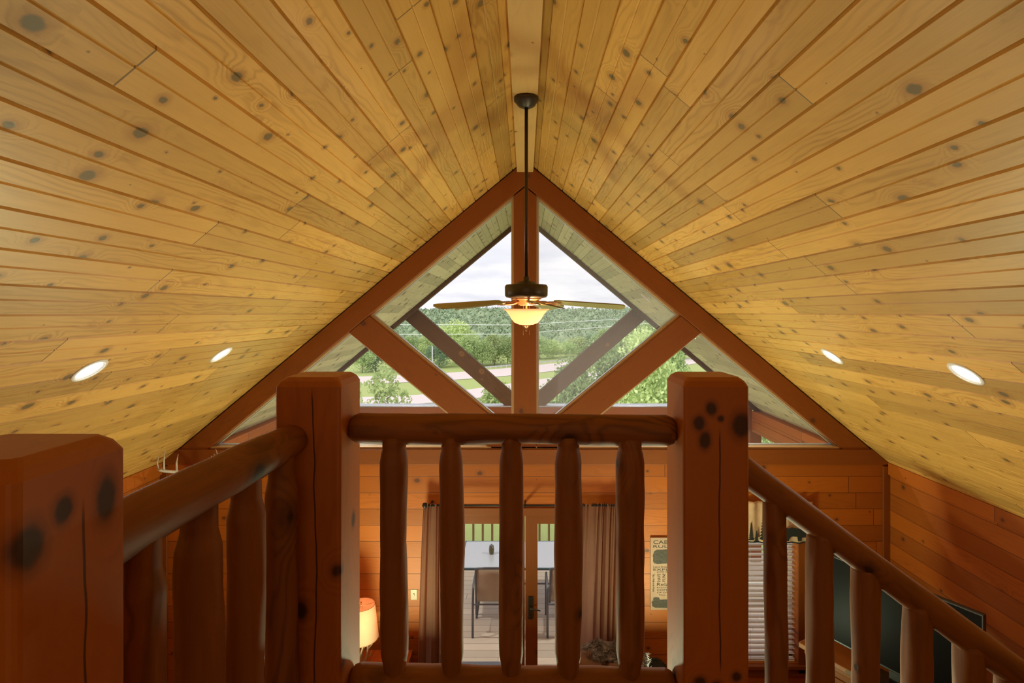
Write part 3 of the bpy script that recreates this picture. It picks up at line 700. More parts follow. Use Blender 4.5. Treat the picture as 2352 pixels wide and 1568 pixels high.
lamp('table_lamp_light', 'POINT', (-1.705, 5.66, 1.16), 2.4, (1., .48, .22), .035)

# cabin sign
M_board = plain('sign_board', (.42, .25, .16), .7, nscale=7, var=.25); M_print = plain('sign_print', (.05, .035, .025), .8)
sg = thing('wall_sign', 'wooden cabin rules sign with dark lettering hung beside the right newel post', 'sign', (1.585, YW, 1.41))
MB().box((-.195, -.022, -.40), (.195, -.001, .40)).build('board', M_board, sg, bevel=.004)
dg = None
def text_mesh(items, name, m, parent, y):
    for s, x, z, h, wd, rot in items:
        mb = MB(); cu = bpy.data.curves.new('t', 'FONT'); cu.body = s; cu.size = 1; cu.align_x = 'LEFT'; cu.resolution_u = 3
        ob = bpy.data.objects.new('t', cu); COL.objects.link(ob); bpy.context.view_layer.update()
        ev = ob.evaluated_get(bpy.context.evaluated_depsgraph_get()); me = ev.to_mesh()
        if len(me.vertices):
            xs = [v.co.x for v in me.vertices]; ys = [v.co.y for v in me.vertices]; x0, x1, y0, y1 = min(xs), max(xs), min(ys), max(ys)
            vs = []
            for v in me.vertices:
                a = (v.co.x-x0)/(x1-x0)*wd; b = (v.co.y-y0)/(y1-y0)*h
                if rot: a, b = (-b, a) if rot > 0 else (b, -a)
                vs.append((x+a, y, z+b))
            mb.add(vs, [tuple(p.vertices) for p in me.polygons])
        ev.to_mesh_clear(); bpy.data.objects.remove(ob, do_unlink=True); bpy.data.curves.remove(cu)
        mb.build(name, m, parent)
T = [('CABIN', -.165, .33, .04, .25, 0), ('RULES', -.165, .288, .028, .25, 0), ('Leave Stress at the Door', -.165, .068, .018, .33, 0),
     ('EXPLORE', -.165, .036, .022, .33, 0), ('JUMP IN THE LAKE', -.125, .010, .016, .29, 0), ('HAVE', -.085, -.085, .035, .085, 1), ('FUN!', -.03, -.085, .035, .085, 1),
     ('Relax', -.125, -.135, .036, .17, 0), ('ENJOY THE', -.125, -.162, .014, .22, 0), ('COMPANY', -.125, -.190, .02, .24, 0), ('OF OTHERS', -.125, -.214, .013, .22, 0),
     ('Stay Awhile', -.10, -.244, .018, .2, 0), ('Take a Walk in the Woods', -.172, .0, .022, .2, -1)]
text_mesh(T, 'lettering', M_print, sg, -.0235)
mb = MB(); rr = random.Random(5)
M_pic = plain('sign_picture', (.075, .058, .042), .8, nscale=40, var=.8)
def blob(cx_, cz_, rx, rz, seed):
    n = 40; pts = []; mb = MB()
    for k in range(n):
        a = 2*PI*k/n; q = (1+.10*noise.noise(Vector((math.cos(a)*2.5+seed, math.sin(a)*2.5, 0))))*min(1/max(abs(math.cos(a)), 1e-3), 1/max(abs(math.sin(a)), 1e-3), 1.22)
        pts.append((cx_+rx*q*math.cos(a), -.0230-seed*.00012, cz_+rz*q*math.sin(a)))
    mb.add(pts, [tuple(range(n))]); mb.build('landscape_print', M_pic, sg)
blob(.0, .19, .165, .078, 1); blob(-.1, .175, .07, .06, 4); blob(.08, .22, .08, .05, 7)
blob(-.06, -.33, .12, .045, 9); blob(.08, -.345, .1, .035, 3); blob(-.13, -.29, .035, .03, 5)

# ================================================================== TV ON CORNER CABINET
TC = Vector((3.15, 4.63)); ta = math.atan2(.869, -.494)
tvrot = math.atan2(-.494, .869)  # local +x points toward the near end
U = Vector((.494, -.869)); Nn = Vector((-.869, -.494))
M_screen = plain('tv_screen', (.008, .007, .007), .35, var=.05, bstr=0, **{'Specular IOR Level': .03})
cab = thing('corner_cabinet', 'low wooden media cabinet standing across the far right corner under the television', 'cabinet', (TC.x-Nn.x*.12, TC.y-Nn.y*.12, 0), math.atan2(U.y, U.x))
M_cab = wood('cabinet_wood', (.32, .11, .02), (.18, .05, .008), 'x', 'z', ring=10)
MB().box((-.72, -.20, .0), (.72, .20, 1.02)).build('body', M_cab, cab, bevel=.005)
MB().box((-.80, -.25, 1.07), (.80, .22, 1.12)).build('top', M_cab, cab, bevel=.008)
MB().box((-.76, -.225, 1.02), (.76, .21, 1.07)).build('moulding', M_cab, cab, bevel=.012)
for k in range(2):
    d_ = MB().box((-.68+k*.69, -.22, .06), (-.01+k*.69, -.2, .96)).build('door', M_cab, cab, bevel=.006)
    MB().lathe([(.006, 0), (.014, .012), (.012, .022), (.002, .026)], 14, (0, 0, 0)).build('knob', M_black, d_, (-.06+k*.1, -.22, .55), (PI/2, 0, 0))
tv = thing('television', 'large black flat television standing on the corner cabinet behind the stair railing', 'television', (TC.x, TC.y, 1.12), math.atan2(U.y, U.x))
MB().box((-.62, -.015, .12), (.62, .03, .91)).build('bezel', plain('tv_plastic', (.02, .018, .018), .35), tv, bevel=.006)
MB().box((-.605, -.018, .14), (.605, -.014, .895)).build('screen', M_screen, tv)
MB().box((-.05, 0, .02), (.05, .03, .14)).build('stand_neck', M_black, tv); MB().box((-.3, -.1, .0), (.3, .12, .02)).build('stand_base', M_black, tv, bevel=.005)

# ================================================================== ANTLER MOUNT
am = thing('antler_mount', 'white deer antlers mounted on the plank wall, showing above the left log rail', 'antlers', (-3.50, YW, 2.46))
M_horn = plain('white_antler', (.72, .62, .52), .4, nscale=20, var=.25)
mb = MB().lathe([(.12, -.012), (.13, -.006), (.13, .004), (.11, .012)], 30); mb.build('plaque', M_tab, am, (0, -.014, 0), (PI/2, 0, 0))
MB().lathe([(.02, -.10), (.05, -.07), (.06, -.02), (.045, .03), (.02, .05)], 16).build('skull_plate', M_horn, am, (0, -.10, .02))
for s in (-1, 1):
    mb = MB()
    P = [(s*.03, -.11, .06), (s*.12, -.16, .11), (s*.22, -.24, .14), (s*.29, -.34, .18), (s*.28, -.44, .22), (s*.20, -.50, .25)]
    mb.tube(P, [.020, .019, .018, .016, .011, .003], 10)
    mb.tube([P[2], (s*.215, -.25, .24), (s*.19, -.26, .34)], [.012, .009, .002], 8)
    mb.tube([P[3], (s*.29, -.34, .29), (s*.265, -.36, .42)], [.012, .009, .002], 8)
    mb.tube([P[4], (s*.285, -.45, .29), (s*.27, -.45, .37)], [.010, .007, .002], 8)
    mb.tube([P[1], (s*.11, -.19, .19)], [.010, .002], 8)
    mb.build('antler', M_horn, am)

# ================================================================== SEATING BELOW
M_leath = plain('brown_leather', (.20, .085, .05), .32, nscale=18, var=.25, bstr=.15)
M_tan = plain('tan_leather', (.40, .125, .03), .45, nscale=14, var=.15)
def softbox(mb, a, b, r=.06, mi=0, M=None):
    bm = bmesh.new(); bmesh.ops.create_cube(bm, size=1)
    for v in bm.verts: v.co = Vector(((a[i]+b[i])/2+v.co[i]*(b[i]-a[i]) for i in range(3)))
    bmesh.ops.bevel(bm, geom=bm.edges[:], offset=r, segments=4, profile=.6, affect='EDGES')
    vs = [v.co.copy() for v in bm.verts]; bm.verts.index_update()
    if M: vs = [M @ v for v in vs]
    mb.add(vs, [tuple(v.index for v in f.verts) for f in bm.faces], mi, True); bm.free(); return mb
def armchair(label, loc, rz, m, back_h=1.0):
    t = thing('armchair', label, 'armchair', loc, rz)
    softbox(MB(), (-.42, -.38, .12), (.42, .40, .44), .07).build('base', m, t)
    softbox(MB(), (-.29, -.40, .42), (.29, .22, .56), .06).build('seat', m, t)
    for s in (-1, 1): softbox(MB(), (min(s*.30, s*.46), -.42, .1), (max(s*.30, s*.46), .36, .66), .07).build('arm', m, t)
    Mx = Matrix.Translation((0, .28, .45)) @ Matrix.Rotation(math.radians(-12), 4, 'X')
    mb = MB(); softbox(mb, (-.33, -.09, 0), (-.005, .12, back_h-.45), .08, 0, Mx); softbox(mb, (.005, -.09, 0), (.33, .12, back_h-.45), .08, 0, Mx); mb.build('backrest', m, t)
    for a in (-1, 1):
        for b in (-1, 1): MB().lathe([(.02, 0), (.025, .13)], 12, (a*.36, b*.32, 0)).build('leg', M_black, t)
    return t
armchair('brown leather armchair with a grey fur throw, in front of the right curtain', (.80, 5.48, 0), math.radians(180-8), M_leath, 1.12)
# fur throw over its back
M_fur, g = mat('grey_fur'); co = g.node('ShaderNodeTexCoord').outputs['Object']
fn = g.noise(g.vm('MULTIPLY', co, (14, 30, 8)), 1., 5, .7, dist=1.2)
bsdf(g, g.mix(g.ss(fn, .38, .68), (.045, .032, .026, 1), (.48, .40, .37, 1)), .8)
fb = MB(); rr = random.Random(11)
def fur_surface(mb, fn_, nu, nv, hairs, hl, mi_h=1):
    vs = []; fs = []
    for i in range(nu+1):
        for j in range(nv+1): vs.append(fn_(i/nu, j/nv))
    for i in range(nu):
        for j in range(nv): fs.append((i*(nv+1)+j, (i+1)*(nv+1)+j, (i+1)*(nv+1)+j+1, i*(nv+1)+j+1))
    mb.add(vs, fs, 0, True)
    for _ in range(hairs):
        u, v = rr.random(), rr.random(); p = fn_(u, v); e = 1e-3
        nu_ = (fn_(min(1, u+e), v)-fn_(max(0, u-e), v)).cross(fn_(u, min(1, v+e))-fn_(u, max(0, v-e)))
        if nu_.length < 1e-12: continue
        nu_.normalize()
        if nu_.z < -.2: nu_ = -nu_
        cl = noise.noise_vector(p*9); d = (nu_*.45+cl*1.1+Vector((rr.uniform(-.25, .25), rr.uniform(-.25, .25), -.25))).normalized()*hl*rr.uniform(.6, 1.2)
        sd = Vector((rr.uniform(-1, 1), rr.uniform(-1, 1), rr.uniform(-1, 1))).normalized()*.0022
        mb.add([p-sd, p+sd, p+d], [(0, 1, 2)], mi_h)
th = thing('fur_throw', 'shaggy grey fur throw draped over the back of the leather armchair', 'throw', (.80, 5.25, 0), math.radians(172))
def thr(u, v):      # u across, v over the top from front to back
    x = -.36+.66*u; a = v*2.2-1.1
    if v < .35: y, z = -.02-.0, 1.10-(.35-v)*1.0-.0
    elif v > .65: y, z = .24, 1.10-(v-.65)*.25
    else:
        q = (v-.35)/.3*PI; y = .11-.13*math.cos(q); z = 1.10+.06*math.sin(q)
    wv = noise.noise(Vector((u*4, v*5, 1)))*.035
    return Vector((x, y+wv, z-.10*abs(u-.5)**2*4+wv))
mb = MB(); fur_surface(mb, thr, 30, 30, 14000, .05); o = mb.build('fur', [M_fur, M_fur], th)
# low dark furry cushion on a stool by the wall under the sign
M_dfur = plain('dark_fur', (.035, .035, .025), .9, nscale=25, var=.9)
st = thing('stool', 'small dark wooden stool against the plank wall under the cabin sign', 'stool', (1.36, 5.78, 0))
MB().lathe([(.17, .40), (.18, .41), (.18, .44), (.17, .45)], 28).build('seat', M_cab, st)
for k in range(4): a = PI/4+k*PI/2; MB().tube([(.12*math.cos(a), .12*math.sin(a), .41), (.16*math.cos(a), .16*math.sin(a), 0)], .016, 10).build('leg', M_cab, st)
pc = thing('fur_cushion', 'dark shaggy cushion by the plank wall below the cabin sign', 'cushion', (1.36, 5.78, .45))
def cush(u, v):
    a, b = u*2*PI, v*PI; q = 1+.15*noise.noise(Vector((math.cos(a)*2, math.sin(a)*2, b*2)))
    return Vector((.13*q*math.sin(b)*math.cos(a), .10*q*math.sin(b)*math.sin(a), .085-.085*q*math.cos(b)))
mb = MB(); fur_surface(mb, cush, 24, 14, 2500, .025); mb.build('fur', [M_dfur, M_dfur], pc)
# tan armchair on the left below
t = armchair('tan leather armchair with a dark throw, glimpsed between the balusters at the left', (-3.05, 4.55, 0), math.radians(120), M_tan, 1.12)
bl = thing('blanket', 'dark blanket with a grey woven border lying over the tan armchair', 'blanket', (-3.05, 4.55, 0), math.radians(120))
mb = MB(); vs = []; fs = []
for i in range(21):
    for j in range(13):
        u, v = i/20, j/12; vs.append((-.31+.62*u, -.43+.60*v, .575+.012*noise.noise(Vector((u*5, v*5, 0)))))
for i in range(20):
    for j in range(12): fs.append((i*13+j, (i+1)*13+j, (i+1)*13+j+1, i*13+j+1))
mb.add(vs, [f for k, f in enumerate(fs) if k % 12 > 2], 0, True); mb.add(vs, [f for k, f in enumerate(fs) if k % 12 <= 2], 1, True)
o = mb.build('cloth', [plain('dark_blanket', (.03, .026, .03), .9), plain('grey_weave', (.25, .18, .14), .9, nscale=80, var=.5)], bl)

# ================================================================== PORCH
DZ = -.04
struct('floor_porch', MB().box((-4.4, YW+.2, DZ-.06), (4.4, 9.75, DZ)), M_deck)
pt = thing('porch_truss', 'outer porch truss with diagonal braces, tie beam and posts, seen through the gable glass', 'truss', (0, 9.5, 0))
M_pb = M_beam; M_pbd = wood('weathered_brace', (.12, .048, .010), (.05, .02, .004), 'x', 'z', ring=9, krad=.02, kthr=.5, coat=0, rough=.9)
k_ = 9.5/F; X9 = lambda px: (px-1206)*k_; Z9 = lambda py: CZ-(py-718)*k_
ap = Z9(500)
poly_part('king_post', [(-.1, Z9(930)), (.1, Z9(930)), (.1, ap-.15), (0, ap-.07), (-.1, ap-.15)], 0, .18, M_pb, pt)
for s in (-1, 1):
    poly_part('rafter', [(0, RZ-.012), (0, RZ-.085), (s*4.30, RZ-.085-SL*4.30), (s*4.30, RZ-.012-SL*4.30)], -.12, .0, M_pbd, pt)
    XX = lambda v: s*abs(v)
    poly_part('brace', [(XX(X9(956)), Z9(708)), (XX(X9(928)), Z9(732)), (XX(X9(1165)), Z9(936)), (XX(X9(1192)), Z9(936)), (XX(X9(1192)), Z9(915))], .0, .16, M_pbd, pt)
    MB().box((s*4.03-.1, 0, DZ), (s*4.03+.1, .2, 2.25)).build('corner_post', M_beamv, pt, bevel=.01)
    MB().box((s*1.34-.1, 0.02, DZ), (s*1.34+.1, .2, 2.25)).build('post', M_beamv, pt, bevel=.01)
MB().box((-3.96, -.02, 2.25), (3.96, .2, 2.655)).build('tie_beam', M_beam, pt, bevel=.008)
MB().box((-3.95, -.03, 2.655), (3.95, .22, 2.680)).build('flashing', M_alu, pt, bevel=.004)
for s in (-1, 1):
    sb = MB().box((s*4.03-.09, YW+.25, 2.43), (s*4.03+.09, 9.46, 2.60)); sb.box((s*4.03-.09, YW+.25, 2.24), (s*4.03+.09, 9.46, 2.425))
    o = sb.build('porch_side_beam', M_beamside if 'M_beamside' in globals() else M_wallside, bevel=.006); tag(o, 'side beam of the porch roof running out from the house, %s side' % ('right' if s > 0 else 'left'), 'beam')
pr = thing('porch_railing', 'wooden porch railing with upright pickets behind the glass patio table', 'railing', (0, 9.45, DZ))
M_pick = plain('picket_wood', (.22, .14, .04), .7)
MB().box((-3.9, -.04, .88), (3.9, .04, .93)).build('top_rail', M_pick, pr, bevel=.004)
MB().box((-3.9, -.03, .08), (3.9, .03, .14)).build('bottom_rail', M_pick, pr, bevel=.004)
for k in range(48):
    x = -3.85+k*.164
    if abs(abs(x)-1.34) < .12: continue
    o = MB().box((x-.018, -.018, .12), (x+.018, .018, .90)).build('picket', M_pick, pr)
# patio table
pt2 = thing('patio_table', 'frosted glass patio table with dark metal frame on the porch', 'table', (.03, 8.12, DZ))
mgt, g = mat('frosted_table_glass'); co = g.node('ShaderNodeTexCoord').outputs['Object']
bsdf(g, (.50, .54, .62, 1), .25, bump=g.noise(co, 60, 3), bstr=.2, bdist=.002)
MB().box((-.95, -.44, .735), (.95, .44, .745)).build('glass_top', mgt, pt2, bevel=.004)
mb = MB(); mb.box((-.97, -.46, .715), (.97, -.435, .745)); mb.box((-.97, .435, .715), (.97, .46, .745)); mb.box((-.97, -.46, .715), (-.945, .46, .745)); mb.box((.945, -.46, .715), (.97, .46, .745))
M_gm = plain('grey_metal', (.12, .12, .14), .4, .5); mb.build('frame', plain('teal_edge', (.07, .14, .17), .35, .4), pt2, bevel=.004)
for a in (-1, 1):
    for b in (-1, 1): MB().tube([(a*.62, b*.34, .72), (a*.72, b*.38, 0)], .016, 10).build('leg', M_gm, pt2)
MB().tube([(-.66, 0, .3), (.66, 0, .3)], .012, 8).build('crossbar', M_gm, pt2)
jr = thing('candle_jar', 'small dark candle jar with a lid on the glass patio table', 'jar', (-.50, 8.12, DZ+.745))
MB().lathe([(.026, 0), (.035, .01), (.04, .06), (.036, .10), (.03, .11)], 24).build('jar_body', plain('dark_jar', (.10, .085, .02), .25), jr)
MB().lathe([(.032, .11), (.032, .125), (.012, .13), (.010, .145), (.003, .15)], 20).build('lid', M_gm, jr)
# patio chairs (back to the house)
M_sling = plain('sling_fabric', (.50, .38, .24), .8, nscale=90, var=.15)
def chair(label, x, y, grp):
    t = thing('patio_chair', label, 'chair', (x, y, DZ), 0, grp)
    for s in (-1, 1):
        MB().tube([(s*.27, .0, 0), (s*.27, .02, .45), (s*.27, .06, .60), (s*.27, .12, .655), (s*.27, .45, .655), (s*.27, .52, .62), (s*.27, .56, 0)], .016, 10).build('leg_frame', M_gm, t)
        MB().tube([(s*.235, .50, .42), (s*.235, .14, .40), (s*.232, .06, .62), (s*.23, .0, .92)], .014, 10).build('side_rail', M_gm, t)
    MB().tube([(-.23, 0, .92), (-.12, -.012, .935), (.12, -.012, .935), (.23, 0, .92)], .015, 10).build('top_bar', M_gm, t)
    MB().tube([(-.27, .12, .38), (.27, .12, .38)], .011, 8).build('cross_bar', M_gm, t)
    mb = MB(); pr_ = [(.0, .91), (.02, .82), (.04, .70), (.07, .58), (.11, .46), (.14, .415), (.22, .405), (.36, .41), (.50, .425)]
    vs = [(sx*.225, y_, z_) for y_, z_ in pr_ for sx in (-1, 1)]; fs = [(2*i, 2*i+1, 2*i+3, 2*i+2) for i in range(len(pr_)-1)]
    mb.add(vs, fs, 0, True); o = mb.build('sling', M_sling, t); md = o.modifiers.new('s', 'SOLIDIFY'); md.thickness = .004
chair('patio chair with beige sling and grey metal frame on the porch, left one', -.43, 7.27, None)
chair('patio chair with beige sling and grey metal frame on the porch, right one', .57, 7.27, None)
mt = MB().box((-.85, 6.35, DZ), (-.04, 6.76, DZ+.012)).build('doormat', plain('doormat_grey', (.13, .14, .17), .95, nscale=60, var=.4), bevel=.003); tag(mt, 'dark grey doormat on the porch boards outside the door', 'doormat')

# ================================================================== LANDSCAPE
def gh(x, y):
    if y < 14: h = -.6
    elif y < 60: q = (y-14)/46; h = -.6-9.2*(q*q*(3-2*q))
    else: h = -9.8
    if y > 165:
        q = min(1, (y-165)/700); q = q*q*(3-2*q)
        h += q*(6+5*noise.noise(Vector((x/260, y/400, .3)))+5*noise.noise(Vector((x/110, y/160, 2.))))
        h -= 4*max(0, 1-abs(y-300)/120)
    return h
ys = [9.75, 11, 14, 20, 26, 32, 40, 50, 60, 75, 90, 110, 135, 165, 200, 240, 290, 350, 420, 500, 600, 720, 900, 1100, 1300]
mb = MB(); vs = []; fs = []; NX = 40
for y in ys:
    for i in range(NX+1): x = (i/NX-.5)*2*(30+y*1.0); vs.append((x, y, gh(x, y)))
for j in range(len(ys)-1):
    for i in range(NX): fs.append((j*(NX+1)+i, j*(NX+1)+i+1, (j+1)*(NX+1)+i+1, (j+1)*(NX+1)+i))
mb.add(vs, fs, 0, True)
mgr, g = mat('meadow'); co = g.node('ShaderNodeTexCoord').outputs['Object']
n = g.noise(co, .25, 6, .65); n2 = g.noise(co, 6., 4, .7)
bsdf(g, g.mix(n2, g.mix(n, (.30, .42, .09, 1), (.46, .50, .18, 1)), (.34, .38, .12, 1)), .9, bump=n2, bstr=.4, bdist=.1)
o = mb.build('lawn', mgr); tag(o, kind='structure')
struct('ground_under_house', MB().box((-30, -20, -1.2), (30, 9.8, -.62)), mgr)
def ribbon(name, pts, wd, m, label, cat, dz=.06):
    P = []
    for i in range(len(pts)-1):
        for k in range(12): f = k/12; P.append(Vector(pts[i]).lerp(Vector(pts[i+1]), f))
    P.append(Vector(pts[-1])); 
    Q = [sum((P[max(0, min(len(P)-1, i+j))] for j in range(-6, 7)), Vector((0, 0)))/13 for i in range(len(P))]
    vs = []; fs = []
    for i, p in enumerate(Q):
        t = (Q[min(i+1, len(Q)-1)]-Q[max(i-1, 0)]).normalized(); nn = Vector((-t.y, t.x))
        for s in (-1, 1): q = p+nn*s*wd/2; vs.append((q.x, q.y, -9.8+dz))
    for i in range(len(Q)-1): fs.append((2*i, 2*i+1, 2*i+3, 2*i+2))
    o = MB().add(vs, fs).build(name, m); md = o.modifiers.new('s', 'SOLIDIFY'); md.thickness = .05; tag(o, label, cat); return Q
M_road = plain('pale_road', (.66, .55, .52), .9, nscale=.6, var=.06)
Q = ribbon('highway', [(-120, 96), (-35, 112), (-16, 120), (-3, 130), (15, 149), (40, 176), (70, 220)], 13, M_road, 'pale far carriageway of the highway crossing the valley', 'road')
ribbon('road', [(-90, 80), (-23, 85), (-9.5, 93), (3, 108), (25, 132), (60, 172)], 9, M_road, 'pale nearer carriageway of the road, closer to the house', 'road', .05)
mb = MB(); 
for i, p in enumerate(Q[30:72]):
    t = (Q[31+i]-Q[30+i]).normalized(); nn = Vector((-t.y, t.x)); q = p+nn*7.2; q2 = Q[31+i]+nn*7.2
    mb.add([(q.x, q.y, -9.3), (q2.x, q2.y, -9.3), (q2.x, q2.y, -8.95), (q.x, q.y, -8.95)], [(0, 1, 2, 3)]); mb.box((q.x-.08, q.y-.08, -9.8), (q.x+.08, q.y+.08, -8.95))
o = mb.build('guardrail', plain('galvanised', (.55, .55, .55), .5, .3)); tag(o, 'grey guardrail along the far carriageway', 'guardrail')

# trees
def leaf_mat(name, a, b):
    m, g = mat(name); co = g.node('ShaderNodeTexCoord').outputs['Object']
    n = g.noise(co, 1.3, 4, .7); oi = g.node('ShaderNodeObjectInfo').outputs['Random']
    rnd = g.node('ShaderNodeNewGeometry').outputs['Random Per Island']
    f = g.m('ADD', g.m('MULTIPLY', n, .5), g.m('MULTIPLY', rnd, .5))
    col = g.mix(f, (*a, 1), (*b, 1)); tv = g.mr(oi, 0., 1., .75, 1.2); col = g.mix(1., col, g.xyz(tv, tv, tv), 'MULTIPLY')
    d = g.node('ShaderNodeBsdfDiffuse', {'Color': col}); t = g.node('ShaderNodeBsdfTranslucent', {'Color': col})
    mx = g.node('ShaderNodeMixShader', {0: .35}); g.l.new(d.outputs[0], mx.inputs[1]); g.l.new(t.outputs[0], mx.inputs[2]); g.l.new(mx.outputs[0], g.out.inputs[0]); return m
M_leaf = [leaf_mat('leaf_green', (.24, .36, .11), (.62, .74, .36)), leaf_mat('leaf_light', (.32, .44, .14), (.74, .82, .42)), leaf_mat('leaf_dark', (.12, .22, .12), (.36, .50, .28))]
M_bark = plain('bark', (.16, .12, .09), .9)
def crown_mesh(seed, n, leaf, R=1.0, H=1.4, blobs=14, conical=False):
    r = random.Random(seed); B = []
    for _ in range(blobs):
        if conical: z = r.random()**.8; q = (1-z)*.55+.06; a = r.random()*6.28; B.append((Vector((q*.5*math.cos(a)*R, q*.5*math.sin(a)*R, z*H)), q*.7*R))
        else:
            a = r.random()*6.28; z = r.random(); q = math.sin(PI*(.15+.8*z))*.72*r.random()**.5; B.append((Vector((q*math.cos(a)*R, q*math.sin(a)*R, (.1+.8*z)*H)), (.22+.2*r.random())*R))
    mb = MB()
    for _ in range(n):
        c, rad = r.choice(B); v = Vector((r.gauss(0, 1), r.gauss(0, 1), r.gauss(0, 1))).normalized(); p = c+v*rad*r.uniform(.75, 1.05)
        a = (v*.5+Vector((r.uniform(-1, 1), r.uniform(-1, 1), r.uniform(-.6, 1)))).normalized(); b = a.cross(Vector((r.uniform(-1, 1), r.uniform(-1, 1), r.uniform(-1, 1)))).normalized()
        l = leaf*r.uniform(.6, 1.3); mb.add([p-a*l*.5, p+b*l*.32, p+a*l*.6, p-b*l*.32], [(0, 1, 2, 3)])
    return mb
trunk_mb = MB(); trunk_mb.tube([(0, 0, 0), (.02, .01, .5), (0, .02, 1.0)], [.05, .035, .02], 8)
for k in range(5): a = k*1.3; trunk_mb.tube([(0, 0, .45+.08*k), (.25*math.cos(a), .25*math.sin(a), .75+.09*k)], [.018, .006], 6)
PROTO = {}
def proto(kind):
    if kind not in PROTO:
        sd, n, lf, bl_, con, H = {'far': (1, 5200, .075, 40, False, 1.5), 'far2': (2, 5200, .07, 44, False, 1.7), 'cone': (3, 2600, .08, 20, True, 2.4), 'near': (4, 9000, .075, 30, False, 1.5), 'sapling': (5, 1600, .11, 18, False, 1.6)}[kind]
        c = crown_mesh(sd, n, lf, 1., H, bl_, con).build('crown', M_leaf[0]); t = trunk_mb.build('trunk', M_bark)
        PROTO[kind] = (c.data, t.data); bpy.data.objects.remove(c); bpy.data.objects.remove(t)
    return PROTO[kind]
MATME = {}
def tree(kind, x, y, z, R, H, li, label, rot, grp=None, hz=.25, name='tree'):
    cm, tm = proto(kind)
    key = (kind, li)
    if key not in MATME:
        m2 = cm.copy(); m2.materials.clear(); m2.materials.append(M_leaf[li]); MATME[key] = m2
    t = thing(name, label, 'tree', (x, y, z), rot, grp)
    Hk = {'far': 1.5, 'far2': 1.7, 'cone': 2.4, 'near': 1.5, 'sapling': 1.6}[kind]
    c = bpy.data.objects.new('crown', MATME[key]); COL.objects.link(c); c.parent = t; c.scale = (R, R, H*(1-hz*.5)/Hk); c.location = (0, 0, H*hz*.5)
    k = bpy.data.objects.new('trunk', tm); COL.objects.link(k); k.parent = t; k.scale = (H*.35, H*.35, H*.75)
rr = random.Random(21)
G1 = 'row of leafy trees beyond the highway'
PLACE = ['in the left corner of the lower left pane', 'second in from the left edge of the lower left pane', 'just left of the left diagonal brace', 'where the left brace meets the hills', 'crossing the left porch brace, low and pale', 'small, right beside the pale light pole', 'tallest of the left group, under the fan blade', 'right of the tallest one in the left group', 'rounded, midway between tall tree and king post', 'pale, halfway to the king post', 'touching the left edge of the king post', 'touching the right edge of the king post', 'under the right fan blade, pale', 'farther back under the right fan blade', 'broad, where the upper wire crosses', 'dark, right of the broad one under the wire', 'beside the upper end of the right porch brace', 'conical, by the right porch brace', 'tall and pale, inside the corner of the diamond pane', 'tallest at the right, by the right diagonal brace', 'dark and pointed, beyond the right diagonal brace', 'near the right newel post, behind the sign pole']
# trees beyond the highway (pixel of the top, depth)
spec = [(832, 800, 128, 4.2, 0), (862, 792, 132, 4.5, 2), (905, 815, 127, 3.6, 2), (940, 775, 150, 5.5, 0), (985, 770, 150, 5.5, 1), (1010, 790, 140, 4.5, 2), (1048, 738, 150, 7.0, 1), (1080, 770, 143, 5.0, 0),
        (1108, 782, 142, 4.5, 0), (1135, 768, 147, 5.2, 1), (1165, 775, 146, 5, 0), (1240, 775, 165, 6, 0), (1270, 782, 170, 5, 1), (1300, 786, 175, 5, 0), (1330, 774, 180, 6, 1), (1362, 768, 180, 6, 2), (1395, 755, 175, 6.5, 0), (1425, 748, 170, 6.5, 2), (1460, 742, 168, 6.5, 1), (1490, 738, 165, 6.5, 0), (1530, 760, 165, 6, 2), (1560, 770, 165, 6, 0)]
for i, (px, py, d, R, li) in enumerate(spec):
    p = at(px, py, d); kind = ('far', 'far2', 'cone')[1 if i % 5 == 3 else (2 if px in (1425, 1530, 905) else 0)]
    base = gh(p.x, d); tree(kind, p.x, d, base, R if kind != 'cone' else R*.7, p.z-base, li, 'leafy tree beyond the highway, '+PLACE[i], rr.random()*6, G1)
# nearer trees
NEAR = [(880, 858, 30, 1.9, 1, 'sapling', 'loose young tree close to the house, behind the lower left pane'),
        (1140, 890, 26, 1.7, 1, 'near', 'round bush top behind the foot of the left porch brace'),
        (1320, 838, 40, 3.0, 0, 'near', 'light green tree behind the foot of the right porch brace'),
        (1400, 795, 44, 3.6, 0, 'near', 'leafy tree below the right half of the diamond window'),
        (1480, 780, 34, 3.2, 1, 'near', 'bright leafy tree close to the house, behind the lower right pane'),
        (1545, 760, 60, 3.4, 0, 'near', 'tall leafy tree behind the right newel post'),
        (1800, 960, 20, 1.9, 1, 'near', 'bright bush seen under the porch side beam at the right'),
        (1385, 990, 20, 1.6, 0, 'near', 'low bush showing under the centre log rail at the right'),
        (960, 985, 20, 1.6, 1, 'near', 'low bush showing under the centre log rail at the left'),
        (1090, 1000, 20, 1.3, 0, 'near', 'low bush showing under the middle of the centre log rail'),
        (1500, 1000, 20, 1.3, 0, 'near', 'low bush showing beside the right newel post')]
for px, py, d, R, li, kind, lb in NEAR:
    p = at(px, py, d); base = gh(p.x, d)-.1; tree(kind, p.x, d, base, R, p.z-base, li, lb, rr.random()*6)
